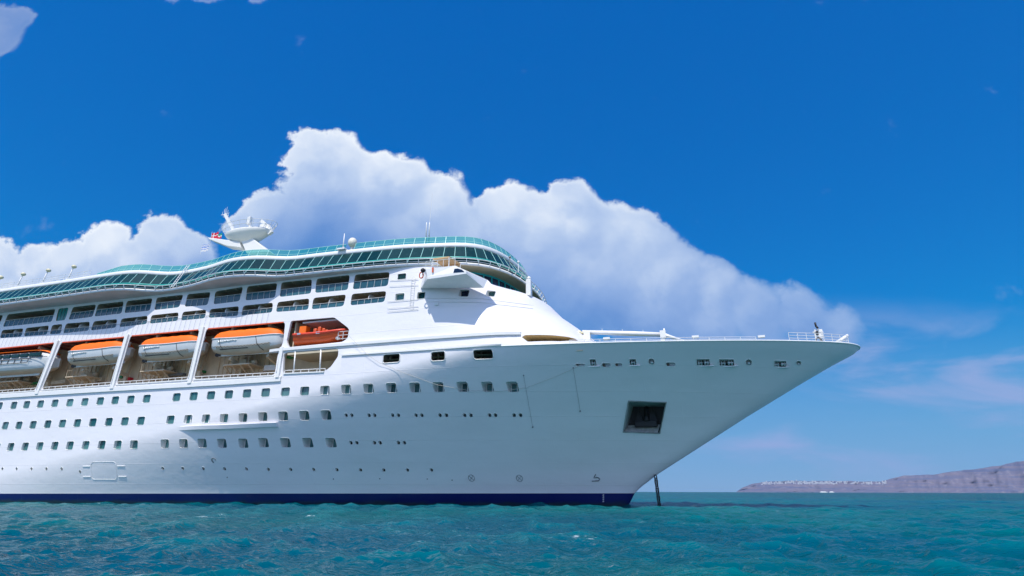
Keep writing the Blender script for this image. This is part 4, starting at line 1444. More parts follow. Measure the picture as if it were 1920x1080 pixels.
# white ladder-like stay between the humps
m = MB()
for dx_ in (0, 0.45):
    j = min(range(NP), key=lambda i: abs(PL[i].x+67.5)+(99 if PL[i].y > 0 else 0))
    a = Vector(lev(j, 0.7, 28.1)); b = Vector(lev(j, -1.2, 32.2)); m.tube([a+Vector((dx_, 0, 0)), b+Vector((dx_, 0, 0))], 0.05, 5)
for t in np.linspace(0.05, 0.95, 10): m.tube([a.lerp(b, t), a.lerp(b, t)+Vector((0.45, 0, 0))], 0.03, 4)
m.build('side_ladder', RAIL, SHIP)

# ------------------------------------------------------------------ bridge
TEALB = mat('bright_teal_frame', (0.0, 0.36, 0.36), 0.35)
bi = [i for i in range(NP) if PL[i].x > -30.5]
def bl_(i, off, z):
    p_ = PL[i]+NL[i]*off
    return (p_.x, p_.y, z)
fr = MB()
fr.grid([[bl_(i, -0.85, z) for i in bi] for z in (24.6, 25.75)], 0)
fr.grid([[bl_(i, -0.95, z) for i in bi] for z in (27.22, 27.45)], 0)
fr.build('bridge_frame', TEALB, SHIP)
m = MB(); m.grid([[bl_(i, -0.95, 27.45) for i in bi], [bl_(i, 0.45, 27.66) for i in bi], [bl_(i, 0.56, 27.72) for i in bi]], 0)
m.build('bridge_soffit', CREAM, SHIP)
for n_, i in enumerate(bi[:-1]):
    if PL[i].y > 3: continue
    m = MB(); quad3(m, bl_(i, -0.87, 25.75), bl_(i+1, -0.87, 25.75), bl_(i+1, -0.97, 27.22), bl_(i, -0.97, 27.22))
    o = m.build('bridge_window', GL_NAVY, SHIP)
    f = MB(); f.bar(bl_(i, -0.82, 25.7), bl_(i, -0.92, 27.25), 0.10, 0.22, upv=(0, 1, 0)); f.build('frame', TEALB, o)
m = MB()
for k in range(24):
    pass
rowsb = []
for i in bi:
    x, y, z = bl_(i, -0.8, 24.9); s_ = -1 if y < 0 else 1
    rowsb.append([(x-4, 0, z), (x, y, z), (x+1.4, y*1.02, z)])
m.grid(rowsb); m.build('bridge_deck', DECK, SHIP)

# bridge wing (starboard), a faired box standing out from the wall
def W(px, py, Y): return Vector(onY(px, py, Y))
oa, ob = W(801, 523.5, -18.3), W(874, 513, -18.3)          # outer bottom aft / fwd
ta, tb_ = W(798, 504, -18.3), W(853, 498, -18.1)            # outer top aft / fwd
ra, rb_ = W(789, 541, -15.4), W(907, 539.5, -15.35)         # root bottom
tra, trb = Vector((ra.x+0.1, -15.1, 26.75)), Vector((-21.6, -14.0, 25.3))
wg = MB()
lip = Vector((0, 0.0, 0.30))
V = [oa, ob, rb_, ra, oa+lip, ob+lip, ta, tb_, tra, trb, Vector((-20.6, -14.3, 24.1))]
wg.add(V, [(0, 3, 2, 1), (0, 1, 5, 4), (4, 5, 7, 6), (0, 4, 6, 8, 3), (1, 2, 10, 9, 7, 5), (6, 7, 9, 8)])
wing = wg.build('bridge_wing', [TRIM], SHIP)
g = MB()
P = lambda px, py: Vector(onY(px, py, -18.32))
g.add([P(850, 511.5), P(871, 509.8), P(866, 505.5), P(858, 503.2), P(852, 504)], [(0, 1, 2, 3, 4)])
g.build('wing_window', GL_NAVY, wing)
rl = MB()
prev = None
for t in np.linspace(0, 1, 6):
    a = ta.lerp(tb_, t)
    rl.tube([a, a+Vector((0, 0, 0.9))], 0.03, 4)
rl.tube([ta+Vector((0, 0, 0.9)), tb_+Vector((0, 0, 0.9))], 0.035, 4)
rl.build('wing_rail', RAIL, wing)
m = MB()
x, y, z = W(793, 507, -18.0); m.sphere((x, y, z), 0.28); m.tube([(x, y, z-0.6), (x, y, z)], 0.05, 5)
m.build('search_light', BLACK, wing)
m = MB(); p = W(790, 516, -17.4)
m.tube([(p[0]+0.25*math.cos(a), p[1], p[2]+0.38*math.sin(a)) for a in np.linspace(0, 2*math.pi, 12)[:-1]], 0.07, 6, closed=True)
p = W(811.5, 506, -18.36); m.box((p[0]-0.08, p[1]-0.05, p[2]-0.3), (p[0]+0.08, p[1]+0.05, p[2]+0.3))
m.build('life_ring', ORANGED, wing)
# tan awning on posts
aw = MB()
c0, c1, c2, c3 = W(812, 486, -17.9), W(842, 482, -17.9), W(863, 495, -15.8), W(829, 498, -15.8)
for dz_, mi in ((0, 0), (0.06, 0)):
    aw.add([c0+Vector((0, 0, dz_)), c1+Vector((0, 0, dz_)), c2+Vector((0, 0, dz_)), c3+Vector((0, 0, dz_))], [(0, 1, 2, 3)] if dz_ else [(3, 2, 1, 0)])
aw.bar(c0, c1, 0.06, 0.18); aw.bar(c1, c2, 0.06, 0.18); aw.bar(c2, c3, 0.06, 0.3); aw.bar(c3, c0, 0.06, 0.1)
awn = aw.build('awning', TAN, SHIP)
m = MB()
for c in (c0, c1): m.tube([c, (c.x, c.y, ta.z)], 0.045, 5)
m.tube([c2, (c2.x, c2.y, 25.9)], 0.045, 5); m.build('post', RAIL, awn)
# plate rails / gratings on the forward wall
m = MB()
for py0, py1, xa, xb in ((526, 523.5, 731, 785), (537, 534.5, 731, 785), (566, 561, 727, 785), (579, 574, 727, 785), (585, 580, 727, 785), (559.5, 559.5, 800, 900), (566, 567, 800, 900), (559.5, 573, 900, 1000), (567, 579, 900, 1000)):
    A, B_ = wp(xa, py0), wp(xb, py1)
    pts = [wp(xa+(xb-xa)*t, py0+(py1-py0)*t) for t in np.linspace(0, 1, 8)]
    m.tube([(x, -sb(x, z)-0.10, z) for x, z in pts], 0.03, 4)
m.build('grab_rail', RAIL, SHIP)
m = MB()
A, B_ = wp(776, 520), wp(772, 578)
for dx_ in (-0.22, 0.22): m.tube([(A[0]+dx_, -sb(*A)-0.15, A[1]), (B_[0]+dx_, -sb(*B_)-0.15, B_[1])], 0.025, 4)
for t in np.linspace(0, 1, 14):
    x = A[0]+(B_[0]-A[0])*t; z = A[1]+(B_[1]-A[1])*t; m.tube([(x-0.22, -sb(x, z)-0.15, z), (x+0.22, -sb(x, z)-0.15, z)], 0.02, 4)
m.build('wall_ladder', RAIL, SHIP)
p = onS(819, 570.5, sb)
m = MB(); m.box((p[0]-0.22, p[1]-0.25, p[2]-0.16), (p[0]+0.22, p[1]+0.02, p[2]+0.16)); m.build('flood_light', RAIL, SHIP, bevel=0.04)
m = MB()
p = onS(992, 555, sb); m.box((p[0]-0.35, p[1]-0.3, p[2]), (p[0]+0.3, p[1]+0.5, p[2]+2.2)); m.sphere((p[0], p[1], p[2]+2.4), 0.28)
m.build('front_light_box', TRIM, SHIP, bevel=0.06)
for px, py in ((956, 487), (972, 496)):
    p = onY(px, py, -9.5)
    m = MB(); m.tube([(p[0], p[1], p[2]-1.0), (p[0], p[1], p[2]+0.3)], 0.05, 5); m.sphere((p[0], p[1], p[2]+0.35), 0.16); m.build('navigation_light', GREYM if px < 960 else RAIL, SHIP)

# ------------------------------------------------------------------ bow: deck, bulwark rim, rails, masts
rim = [(x, zdeck(x)) for x in list(np.linspace(-30, 14, 50))+list(np.linspace(14.3, 19.2, 24))]
def deckb(x, z): return hb(x, z)
m = MB()
rs = [(x, -deckb(x, z), z) for x, z in rim]+[(stem(17.2)+0.02, 0, 17.25)]
allrim = rs+[(x, -y, z) for x, y, z in reversed(rs[:-1])]
m.tube(allrim, 0.085, 6)
m.build('bulwark_capping', TRIM, SHIP)
m = MB()
rows = []
for x in np.linspace(-40, 17.5, 60):
    z = zdeck(x)-0.75; b_ = max(0.05, hb(x, z)-0.12); rows.append([(x, -b_, z), (x, 0, z+0.1), (x, b_, z)])
m.grid(rows); m.build('foredeck', DECK, SHIP)
def bowrail(name, x0, x1, h, levels, step, both=False, mt=RAIL):
    m = MB()
    X = np.arange(x0, x1+1e-3, step)
    ins = 0.15
    pt = lambda x, s, dz_: (x, s*max(0.0, hb(x, zdeck(x))-ins), zdeck(x)+dz_)
    for s in ((-1, 1) if both else (-1,)):
        for l in levels:
            m.tube([pt(x, s, l*h) for x in X], 0.028, 4)
        for x in X[::1]:
            m.tube([pt(x, s, 0), pt(x, s, h)], 0.028, 4)
    if both:
        for l in levels: m.tube([pt(X[-1], -1, l*h), (X[-1]+0.35, 0, zdeck(X[-1])+l*h), pt(X[-1], 1, l*h)], 0.028, 4)
    return m.build(name, mt, SHIP)
XB1 = 10.9
bowrail('foredeck_rail', -11.8, 7.5, 0.42, (0.5, 1.0), 1.6)
bowrail('bow_rail', XB1, 18.4, 0.95, (0.35, 0.68, 1.0), 0.95, True)
m = MB()
for x in (1.2, 8.0, -7.9):
    z = zdeck(x); b_ = hb(x, z)-0.3; m.box((x-0.35, -b_-0.2, z+0.38), (x+0.35, -b_+0.2, z+0.62))
m.build('deck_lamp', TRIM, SHIP)
# foremast with black day shapes
fm = onY(1540, 640, -1.0)
m = MB()
mx, mz = fm[0], zdeck(fm[0])-0.5
m.tube([(mx, -1.0, mz), (mx-0.15, -1.0, mz+3.4)], [0.10, 0.05], 8)
m.bar((mx+0.5, -1.0, mz), (mx-0.05, -1.0, mz+2.5), 0.06, 0.06)
m.box((mx-0.75, -1.15, mz+2.7), (mx+0.35, -0.95, mz+2.8)); m.box((mx-0.55, -1.1, mz+2.0), (mx+0.3, -0.9, mz+3.05))
for k in range(8): m.bar((mx+0.1, -1.2, mz+0.5+k*0.3), (mx+0.4, -1.2, mz+0.5+k*0.3), 0.03, 0.03)
fo = m.build('foremast', TRIM, SHIP)
m = MB()
m.tube([(mx-0.30, -1.25, mz+3.3), (mx-0.35, -1.25, mz+3.85)], 0.11, 8); m.tube([(mx-0.15, -1.25, mz+3.1), (mx-0.30, -1.25, mz+3.4)], 0.12, 6)
m.box((mx-0.45, -1.3, mz+2.35), (mx-0.2, -1.16, mz+2.8))
m.build('mast_light', BLACK, fo)
m = MB()
m.tube([(mx-0.28+0.30*math.cos(a), -1.25+0.1*math.sin(a), mz+1.6+0.42*math.sin(a)) for a in np.linspace(0, 2*math.pi, 14)[:-1]], 0.09, 6, closed=True)
m.build('day_shape', BLACK, fo)
# bow stand with tilted searchlight
p = onY(1574, 640, -1.5)
m = MB(); z = zdeck(p[0])
m.box((p[0]-0.3, -1.7, z-0.5), (p[0]+0.25, -1.2, z+0.55)); m.tube([(p[0]-0.4, -1.45, z+0.55), (p[0]+1.0, -1.45, z+1.45)], [0.25, 0.16], 8)
m.build('bow_searchlight', TRIM, SHIP)
m = MB()
for (px, py, w_) in ((1500, 636, 0.6), (1522, 637, 0.8), (1551, 639, 0.3)):
    q = onY(px, py, -1.8); z = zdeck(q[0]); m.box((q[0]-w_/2, -2.2, z-0.6), (q[0]+w_/2, -1.4, z+0.45))
m.build('bow_winch', TRIM, SHIP, bevel=0.05)
# crane boom lying along the foredeck
A = Vector(onY(1092, 622.5, -6.0)); B_ = Vector(onY(1246, 627.5, -6.0))
m = MB()
m.tube([A, A.lerp(B_, 0.6), B_], [0.24, 0.30, 0.26], 10)
m.tube([B_+Vector((-0.2, 0, 0)), B_+Vector((0.5, 0, -0.25)), B_+Vector((2.3, 0, -1.0))], [0.32, 0.2, 0.12], 8)
m.box((B_.x-0.5, -6.4, B_.z-0.4), (B_.x+0.15, -5.6, B_.z+0.45))
m.tube([B_+Vector((0, 0, 0.3)), B_+Vector((0, 0, 0.75))], 0.1, 6)
m.box((B_.x-0.5, -6.3, zdeck(B_.x)-0.8), (B_.x+0.0, -5.7, B_.z-0.3))
m.box((A.x+0.2, -6.4, zdeck(A.x)-0.8), (A.x+1.0, -5.6, A.z-0.1))
for t in (0.25, 0.5, 0.75): m.bar(A.lerp(B_, t)+Vector((0, 0, 0.25)), A.lerp(B_, t)+Vector((0, 0, 0.5)), 0.05, 0.05)
m.build('deck_crane', TRIM, SHIP)
m = MB()
m.sphere((A.x-0.3, -6.3, A.z-0.15), 0.30); m.box((A.x-0.9, -6.5, A.z-0.3), (A.x+0.2, -5.9, A.z-0.1)); m.tube([(A.x-0.8, -6.4, A.z-1.4), (A.x-0.8, -6.4, A.z+0.2)], 0.04, 5)
m.build('crane_hook_block', YELL, SHIP)
m = MB()
m.box((-24, -14.2, 15.85), (-10.5, -8.0, 15.95)); 
m.add([(-18.5, -12.5, 15.9), (-10.0, -8.5, 15.9), (-10.0, -8.5, 17.6), (-18.5, -12.5, 18.0)], [(0, 1, 2, 3)])
m.add([(-24, -13.5, 15.9), (-18.5, -12.5, 15.9), (-18.5, -12.5, 18.2), (-24, -13.5, 18.2)], [(0, 1, 2, 3)])
m.build('breakwater_inner_wall', CREAM, SHIP)

# ------------------------------------------------------------------ top: radar mast, domes, lamps, whips
MX = -73.0
def Pm(px, py, Y=0.0): return Vector(onY(px, py, Y))
m = MB()
# broad raked column
c0 = Pm(395, 452), Pm(470, 470)
q = [Pm(455, 449), Pm(478, 449), Pm(512, 476), Pm(468, 478)]
for s in (1,):
    th = 0.8
    V = [v+Vector((0, -th, 0)) for v in q]+[v+Vector((0, th, 0)) for v in q]
    m.add(V, [(0, 1, 2, 3), (7, 6, 5, 4), (0, 4, 5, 1), (1, 5, 6, 2), (2, 6, 7, 3), (3, 7, 4, 0)])
q2 = [Pm(396, 448.5), Pm(399, 452.5), Pm(432, 465), Pm(458, 468), Pm(456, 457), Pm(430, 453)]
V = [v+Vector((0, -0.9, 0)) for v in q2]+[v+Vector((0, 0.9, 0)) for v in q2]
n_ = len(q2)
m.add(V, [tuple(range(n_)), tuple(reversed(range(n_, 2*n_)))]+[(i, n_+i, n_+(i+1) % n_, (i+1) % n_) for i in range(n_)])
m.box((MX-4, -3, 31.3), (MX+6, 3, 38.5))
RADAR = m.build('radar_mast', mat('warm_white_paint', (0.80, 0.79, 0.74), 0.4, var=0.06), SHIP, bevel=0.1)
# saucer platform
cen = Pm(465, 440)
rx = (Pm(506, 440).x-Pm(425, 440).x)/2
m = MB()
rows = []
for (f_, dz_) in ((0.0, -1.75), (0.35, -1.7), (0.62, -1.15), (0.90, -0.3), (1.0, 0.25), (0.97, 0.45), (0.9, 0.3), (0.0, 0.3)):
    rows.append([(cen.x+rx*f_*math.cos(2*math.pi*k/28), 2.1*f_*math.sin(2*math.pi*k/28), cen.z+dz_-0.25*0) for k in range(28)])
m.grid(rows, 0, True, True)
m.build('radar_platform', MATS['warm_white_paint'], RADAR)
rl = MB()
for zz, k_ in ((1.0, 1.10), (1.7, 1.18)):
    rl.tube([(cen.x+rx*k_*math.cos(2*math.pi*k/24), 2.1*k_*math.sin(2*math.pi*k/24), cen.z+zz) for k in range(24)], 0.045, 4, closed=True)
for k in range(24):
    a = 2*math.pi*k/24
    rl.bar((cen.x+rx*0.98*math.cos(a), 2.1*0.98*math.sin(a), cen.z+0.3), (cen.x+rx*1.18*math.cos(a), 2.1*1.18*math.sin(a), cen.z+1.7), 0.05, 0.05)
rl.build('platform_rail', RAIL, RADAR)
m = MB()
a, b = Pm(439, 433), Pm(422, 402)
m.bar(a, b, 0.40, 0.5)
for t, l in ((0.98, 1.0), (0.85, 0.8), (0.6, 0.7)):
    p = a.lerp(b, t); m.bar(p+Vector((-l, 0, 0.1)), p+Vector((l*0.6, 0, 0.2)), 0.05, 0.05); m.tube([p+Vector((-l*0.7, 0, -0.1)), p+Vector((-l*0.7, 0, 0.7))], 0.04, 4); m.tube([p+Vector((l*0.4, 0, 0)), p+Vector((l*0.5, 0, 0.9))], 0.04, 4)
for k in range(3): m.tube([b+Vector((0.15*k-0.1, 0, 0)), b+Vector((0.3*k-0.4, 0, 1.1+0.2*k))], 0.035, 4)
m.build('signal_mast', MATS['warm_white_paint'], RADAR)
m = MB()
a, b = Pm(468, 434), Pm(469.5, 406); m.bar(a, b, 0.3, 0.3); m.box((b.x-0.30, -0.3, b.z-1.6), (b.x+0.32, 0.3, b.z-0.2)); m.box((a.x-1.3, -0.4, a.z-0.6), (a.x+0.7, 0.4, a.z-0.3))
m.build('radar_pole', MATS['warm_white_paint'], RADAR)
m = MB()
a, b, c = Pm(490, 414), Pm(501, 424), Pm(508, 438)
m.bar(a, b, 0.4, 0.55); m.bar(b, c, 0.55, 0.9); m.box((Pm(497, 430).x-0.8, -0.5, cen.z+0.3), (Pm(497, 430).x+0.4, 0.5, cen.z+1.4))
m.build('funnel_vane', MATS['warm_white_paint'], RADAR)

# flags
def flag(name, px, py, w, h, cols, lab, pat):
    root = thing(name, tuple(Pm(px, py)), lab, 'flag')
    m = MB()
    n, k = 14, 8
    for i in range(n):
        for j in range(k):
            def q(a, b): return ((a/n-0.5)*w, 0.12*math.sin(a*0.9)+0.05*b/k, (b/k-0.5)*h+0.06*math.sin(a*0.7))
            m.add([q(i, j), q(i+1, j), q(i+1, j+1), q(i, j+1)], [(0, 1, 2, 3)], pat(i/n, j/k), True)
    m.build('cloth', cols, root)
    m = MB(); m.tube([(-w/2-0.02, 0, -h*0.9), (-w/2-0.02, 0, h*0.7)], 0.03, 5); m.build('halyard', RAIL, root)
    return root
FW_ = mat('flag_white', (0.7, 0.7, 0.7), 0.8); FR = mat('flag_red', (0.55, 0.01, 0.04), 0.8); FG = mat('flag_green', (0.02, 0.30, 0.15), 0.8); FB = mat('flag_blue', (0.25, 0.35, 0.62), 0.8)
flag('flag', 402.5, 442, 1.5, 1.3, [FR, FW_], 'red flag with a white cross on a halyard beside the radar mast', lambda a, b: 1 if (0.40 < b < 0.55 or 0.28 < a < 0.42) else 0)
flag('flag', 411, 443, 1.1, 1.0, [FG, FW_, FR], 'small green, white and red flag between the red flag and the radar mast', lambda a, b: 0 if b > 0.62 else (1 if b > 0.3 else 2))
flag('flag', 384.5, 464.5, 1.6, 1.4, [FB, FW_], 'pale blue and white striped flag flying aft of the radar mast', lambda a, b: 0 if int(b*6) % 2 else 1)

# dome, whips
m = MB(); p = Pm(661, 455, -12.4); m.sphere(p, 0.62, 0, 16, 12, 1.15); m.tube([(p.x, p.y, 31.4), p], 0.2, 8); m.build('satellite_dome', mat('dome_cream', (0.75, 0.72, 0.60), 0.35), SHIP)
m = MB(); a, b = Pm(643, 467, -14.6), Pm(646, 438, -14.6); m.tube([a, b], [0.10, 0.05], 6); m.box((a.x-0.7, a.y-0.4, a.z-0.15), (a.x+0.5, a.y+0.6, a.z+0.05)); m.build('antenna', RAIL, SHIP)
m = MB()
for px in (798.5, 804):
    a, b = Pm(px, 455, -10.0), Pm(px+1.5, 417, -10.0); m.tube([a, a.lerp(b, 0.9), b], [0.10, 0.09, 0.05], 6)
m.tube([Pm(805.5, 418, -10.0), Pm(811, 362, -10.0)], [0.035, 0.02], 4)
m.build('antenna', RAIL, SHIP)
for px, py in ((-30, 524), (2, 520), (44, 514), (91, 507), (139, 500)):
    p = Pm(px, py, -14.6)
    m = MB(); m.sphere(p, 0.36, 0, 12, 8, 0.8)
    mb_ = MB(); mb_.tube([(p.x-0.9, -14.6, 31.9), (p.x-0.1, -14.6, p.z-0.1)], [0.12, 0.07], 6); mb_.bar((p.x-1.6, -14.6, 31.9), (p.x-0.5, -14.6, 33.1), 0.14, 0.5)
    lp_ = mb_.build('deck_light', RAIL, SHIP); m.build('lamp_globe', YELL, lp_)

# ------------------------------------------------------------------ anchor chain
CH0 = Vector(onY(1229.5, 896, -0.6)); CH1 = Vector(onY(1237, 952, -0.9)); CH1 = Vector((CH1.x, CH1.y, -0.4))
CS = 1.15
ch = thing('anchor_chain', tuple(CH1), 'black stud link anchor chain running from the stem down into the sea', 'anchor chain')
nl = int((CH0-CH1).length/0.44)
proto = None
dirv = (CH0-CH1).normalized()
for i in range(nl+1):
    c = (CH0-CH1)*(i/nl)
    if proto is None:
        m = MB()
        pts = []
        for k in range(16):
            a = 2*math.pi*k/16
            pts.append((0.17*math.cos(a), 0, 0.155*math.sin(a)+(0.13 if math.sin(a) > 0 else -0.13)*min(1, abs(math.sin(a))*3)))
        m.tube(pts, 0.058, 6, closed=True); m.tube([(-0.16, 0, 0), (0.16, 0, 0)], 0.04, 5)
        proto = m.build('link', BLACK, ch); o = proto
    else:
        o = proto.copy(); COL.objects.link(o); o.parent = ch
    o.scale = (CS, CS, CS)
    o.location = c
    o.rotation_euler = (dirv.to_track_quat('Z', 'Y') @ Matrix.Rotation(R(90*(i % 2)+20), 4, 'Z').to_quaternion()).to_euler()

# ------------------------------------------------------------------ sea
rng = np.random.default_rng(3)
def waves(X, Y, Rr):
    Z = np.zeros_like(X); DX = np.zeros_like(X); DY = np.zeros_like(X)
    main = math.radians(205)
    for i in range(110):
        lam = 0.35*(30/0.35)**(rng.random()**1.15)
        k = 2*math.pi/lam
        th = main+rng.normal()*0.75
        a = (0.0125*lam**0.75 if lam < 3 else 0.0285*(lam/3)**0.25)*(0.6+0.8*rng.random())*(0.85 if 0.9 < lam < 6 else 0.62)
        if lam > 11: a *= 0.35
        ph = rng.random()*6.283
        att = np.clip(1.3-Rr*0.0016*3.0/ (lam*0.35+0.05), 0, 1)
        arg = k*(X*math.cos(th)+Y*math.sin(th))+ph
        Z += att*a*np.sin(arg)
        c = att*a*0.95*np.cos(arg)
        DX += c*math.cos(th); DY += c*math.sin(th)
    return DX, DY, Z
rad = [1.5]
while rad[-1] < 40: rad.append(rad[-1]*1.0058)
while rad[-1] < 160: rad.append(rad[-1]*1.009)
while rad[-1] < 45000: rad.append(rad[-1]*1.05)
rad = np.array(rad)
axis = math.pi/2+YAW
angs = np.concatenate([axis+np.radians(np.arange(-50, 50, 0.115)), axis+np.radians(np.arange(50, 310, 4.0))])
RRg, AAg = np.meshgrid(rad, angs, indexing='ij')
X = RRg*np.cos(AAg); Y = RRg*np.sin(AAg)-CD
gust = 0.75+0.5*np.vectorize(lambda a, b: noise.noise((a*0.02, b*0.02, 1.0)))(X[:, ::12], Y[:, ::12]).repeat(12, axis=1)[:, :X.shape[1]]
DX, DY, Z = waves(X, Y, RRg)
Z *= gust
V = np.stack([X+DX, Y+DY, Z], -1).reshape(-1, 3)
nr, na = X.shape
I, J = np.meshgrid(np.arange(nr-1), np.arange(na), indexing='ij')
J2 = (J+1) % na
Fq = np.stack([I*na+J, (I+1)*na+J, (I+1)*na+J2, I*na+J2], -1).reshape(-1, 4)
V = np.concatenate([V, [[0, -CD, -0.05]]])
ctr = len(V)-1
cap = np.stack([np.full(na, ctr), np.arange(na), (np.arange(na)+1) % na], -1)
me = bpy.data.meshes.new('sea')
nf = len(Fq)+len(cap)
me.vertices.add(len(V)); me.vertices.foreach_set('co', V.astype(np.float32).ravel())
me.loops.add(len(Fq)*4+len(cap)*3)
me.loops.foreach_set('vertex_index', np.concatenate([Fq.ravel(), cap.ravel()]).astype(np.int32))
me.polygons.add(nf)
ls = np.concatenate([np.arange(len(Fq))*4, len(Fq)*4+np.arange(len(cap))*3]).astype(np.int32)
me.polygons.foreach_set('loop_start', ls)
me.polygons.foreach_set('use_smooth', np.ones(nf, bool))
me.update(calc_edges=True)
sea = link('sea', me)
tag(sea, kind='structure')
wm = bpy.data.materials.new('sea_water'); wm.use_nodes = True
t = wm.node_tree; b = NB(t); p = t.nodes['Principled BSDF']
geo = b.n('ShaderNodeNewGeometry'); pos = geo.outputs['Position']
big = b.noise(pos, 0.028, 3, 0.5)
c = b.mix(b.smooth(big, 0.35, 0.65), (0.000, 0.070, 0.110, 1), (0.000, 0.098, 0.104, 1))
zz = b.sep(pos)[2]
c = b.mix(b.m('MULTIPLY', b.smooth(zz, -0.04, 0.20), 0.28), c, (0.001, 0.21, 0.22, 1))  # raised water lightened: light contrast of the waves put into the colour
fo1 = b.noise(pos, 2.3, 6, 0.65); fo2 = b.noise(pos, 0.16, 3, 0.5)
foam = b.m('MULTIPLY', b.m('MULTIPLY', b.smooth(fo1, 0.56, 0.70), b.smooth(fo2, 0.59, 0.70)), b.smooth(zz, 0.02, 0.12))
c = b.mix(foam, c, (0.75, 0.80, 0.82, 1))
t.links.new(c, p.inputs['Base Color'])
p.inputs['IOR'].default_value = 1.33
p.inputs['Specular IOR Level'].default_value = 0.22
t.links.new(b.m('MULTIPLY_ADD', foam, 0.5, 0.07), p.inputs['Roughness'])
n1 = b.noise(b.v('MULTIPLY', pos, (1.0, 1.25, 1.0)), 1.9, 3, 0.55, dist=0.6)
n1 = b.m('POWER', n1, 1.6)
n2 = b.noise(b.v('MULTIPLY', pos, (0.5, 0.8, 1.0)), 0.6, 2, 0.5)
hgt = b.m('ADD', b.m('MULTIPLY', n1, 0.13), b.m('MULTIPLY', n2, 0.16))
bn = b.n('ShaderNodeBump'); bn.inputs['Strength'].default_value = 1.0; bn.inputs['Distance'].default_value = 1.0
t.links.new(hgt, bn.inputs['Height'])
# body colour plus a reflection that a rough sea never lets reach full mirror strength
df_ = b.n('ShaderNodeBsdfDiffuse'); t.links.new(c, df_.inputs[0]); t.links.new(bn.outputs[0], df_.inputs['Normal'])
gl_ = b.n('ShaderNodeBsdfGlossy'); gl_.inputs['Roughness'].default_value = 0.05; t.links.new(bn.outputs[0], gl_.inputs['Normal'])
fr_ = b.n('ShaderNodeFresnel'); fr_.inputs['IOR'].default_value = 1.33; t.links.new(bn.outputs[0], fr_.inputs['Normal'])
fac_ = b.m('DIVIDE', fr_.outputs[0], b.m('MULTIPLY_ADD', fr_.outputs[0], 1.7, 1.0))
fac_ = b.m('MULTIPLY', fac_, b.m('SUBTRACT', 1.0, foam))
mx_ = b.n('ShaderNodeMixShader'); t.links.new(fac_, mx_.inputs[0]); t.links.new(df_.outputs[0], mx_.inputs[1]); t.links.new(gl_.outputs[0], mx_.inputs[2])
out_ = [n for n in t.nodes if n.type == 'OUTPUT_MATERIAL'][0]
t.links.new(mx_.outputs[0], out_.inputs[0])
me.materials.append(wm)

# ------------------------------------------------------------------ headland with the village on its rim
RH = 6200.0
def ang(px):
    d_ = ray(px, 925); return math.atan2(d_[1], d_[0])
prof = [(1380, 0), (1392, 8), (1410, 15), (1436, 20), (1500, 22), (1600, 21.5), (1655, 21), (1676, 27), (1700, 32), (1760, 35), (1800, 41), (1850, 47), (1885, 52), (1920, 60), (1960, 65), (2050, 74), (2200, 78), (2400, 70)]
mpx = RH/F/math.cos(R(20))**0*1.09
def vpx(a):
    yy = []
    for z in (0.0, 100.0):
        v_ = np.array([RH*1.06*math.cos(a), RH*1.06*math.sin(a)-CD, z])-CAM
        yy.append(540-F*(v_ @ UP)/(v_ @ FW))
    return yy[0]-yy[1]
rows = []
pxs = np.arange(1380, 2400, 3.0)
for i, px in enumerate(pxs):
    a = ang(px)
    H_ = interp(prof, px)*100.0/vpx(a)*0.98
    row = []
    for j in range(26):
        t_ = j/17.0
        if t_ <= 1:
            rr = RH+t_*420
            zf = t_**1.25
        else:
            rr = RH+420+(t_-1)*2600; zf = 1+0.08*math.sin((t_-1)*5)-max(0, t_-1.25)*1.2
        x = rr*math.cos(a); y = rr*math.sin(a)-CD
        nn = noise.fractal((x*0.006, y*0.006, j*0.13), 0.9, 2.0, 6)
        gul = abs(noise.noise((px*0.05, j*0.05, 3.3)))
        z = H_*zf*(1+0.10*nn*(1-abs(2*min(t_, 1)-1)*0.3))-gul*18*math.sin(min(t_, 1)*math.pi)
        rr2 = rr+nn*60+gul*90*(1-abs(2*min(t_, 1)-1))
        row.append((rr2*math.cos(a), rr2*math.sin(a)-CD, max(z, -5) if j else -8))
    rows.append(row)
m = MB(); m.grid(rows, 0, True)
HM = bpy.data.materials.new('hazed_cliff_rock'); HM.use_nodes = True
t = HM.node_tree; b = NB(t); p = t.nodes['Principled BSDF']; p.inputs['Roughness'].default_value = 0.95
geo = b.n('ShaderNodeNewGeometry'); pos = geo.outputs['Position']
st = b.noise(b.v('MULTIPLY', pos, (0.0016, 0.0016, 0.045)), 1.0, 6, 0.65, dist=0.4)
g2 = b.noise(b.v('MULTIPLY', pos, (0.02, 0.02, 0.004)), 1.0, 5, 0.65)
c = b.mix(b.smooth(st, 0.35, 0.62), (0.070, 0.090, 0.165, 1), (0.140, 0.125, 0.165, 1))  # bluish distance haze mixed into the rock strata colours
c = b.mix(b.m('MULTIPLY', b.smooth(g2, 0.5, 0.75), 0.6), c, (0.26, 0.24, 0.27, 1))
t.links.new(c, p.inputs['Base Color'])
hills = m.build('hills', HM)
tag(hills, kind='structure')
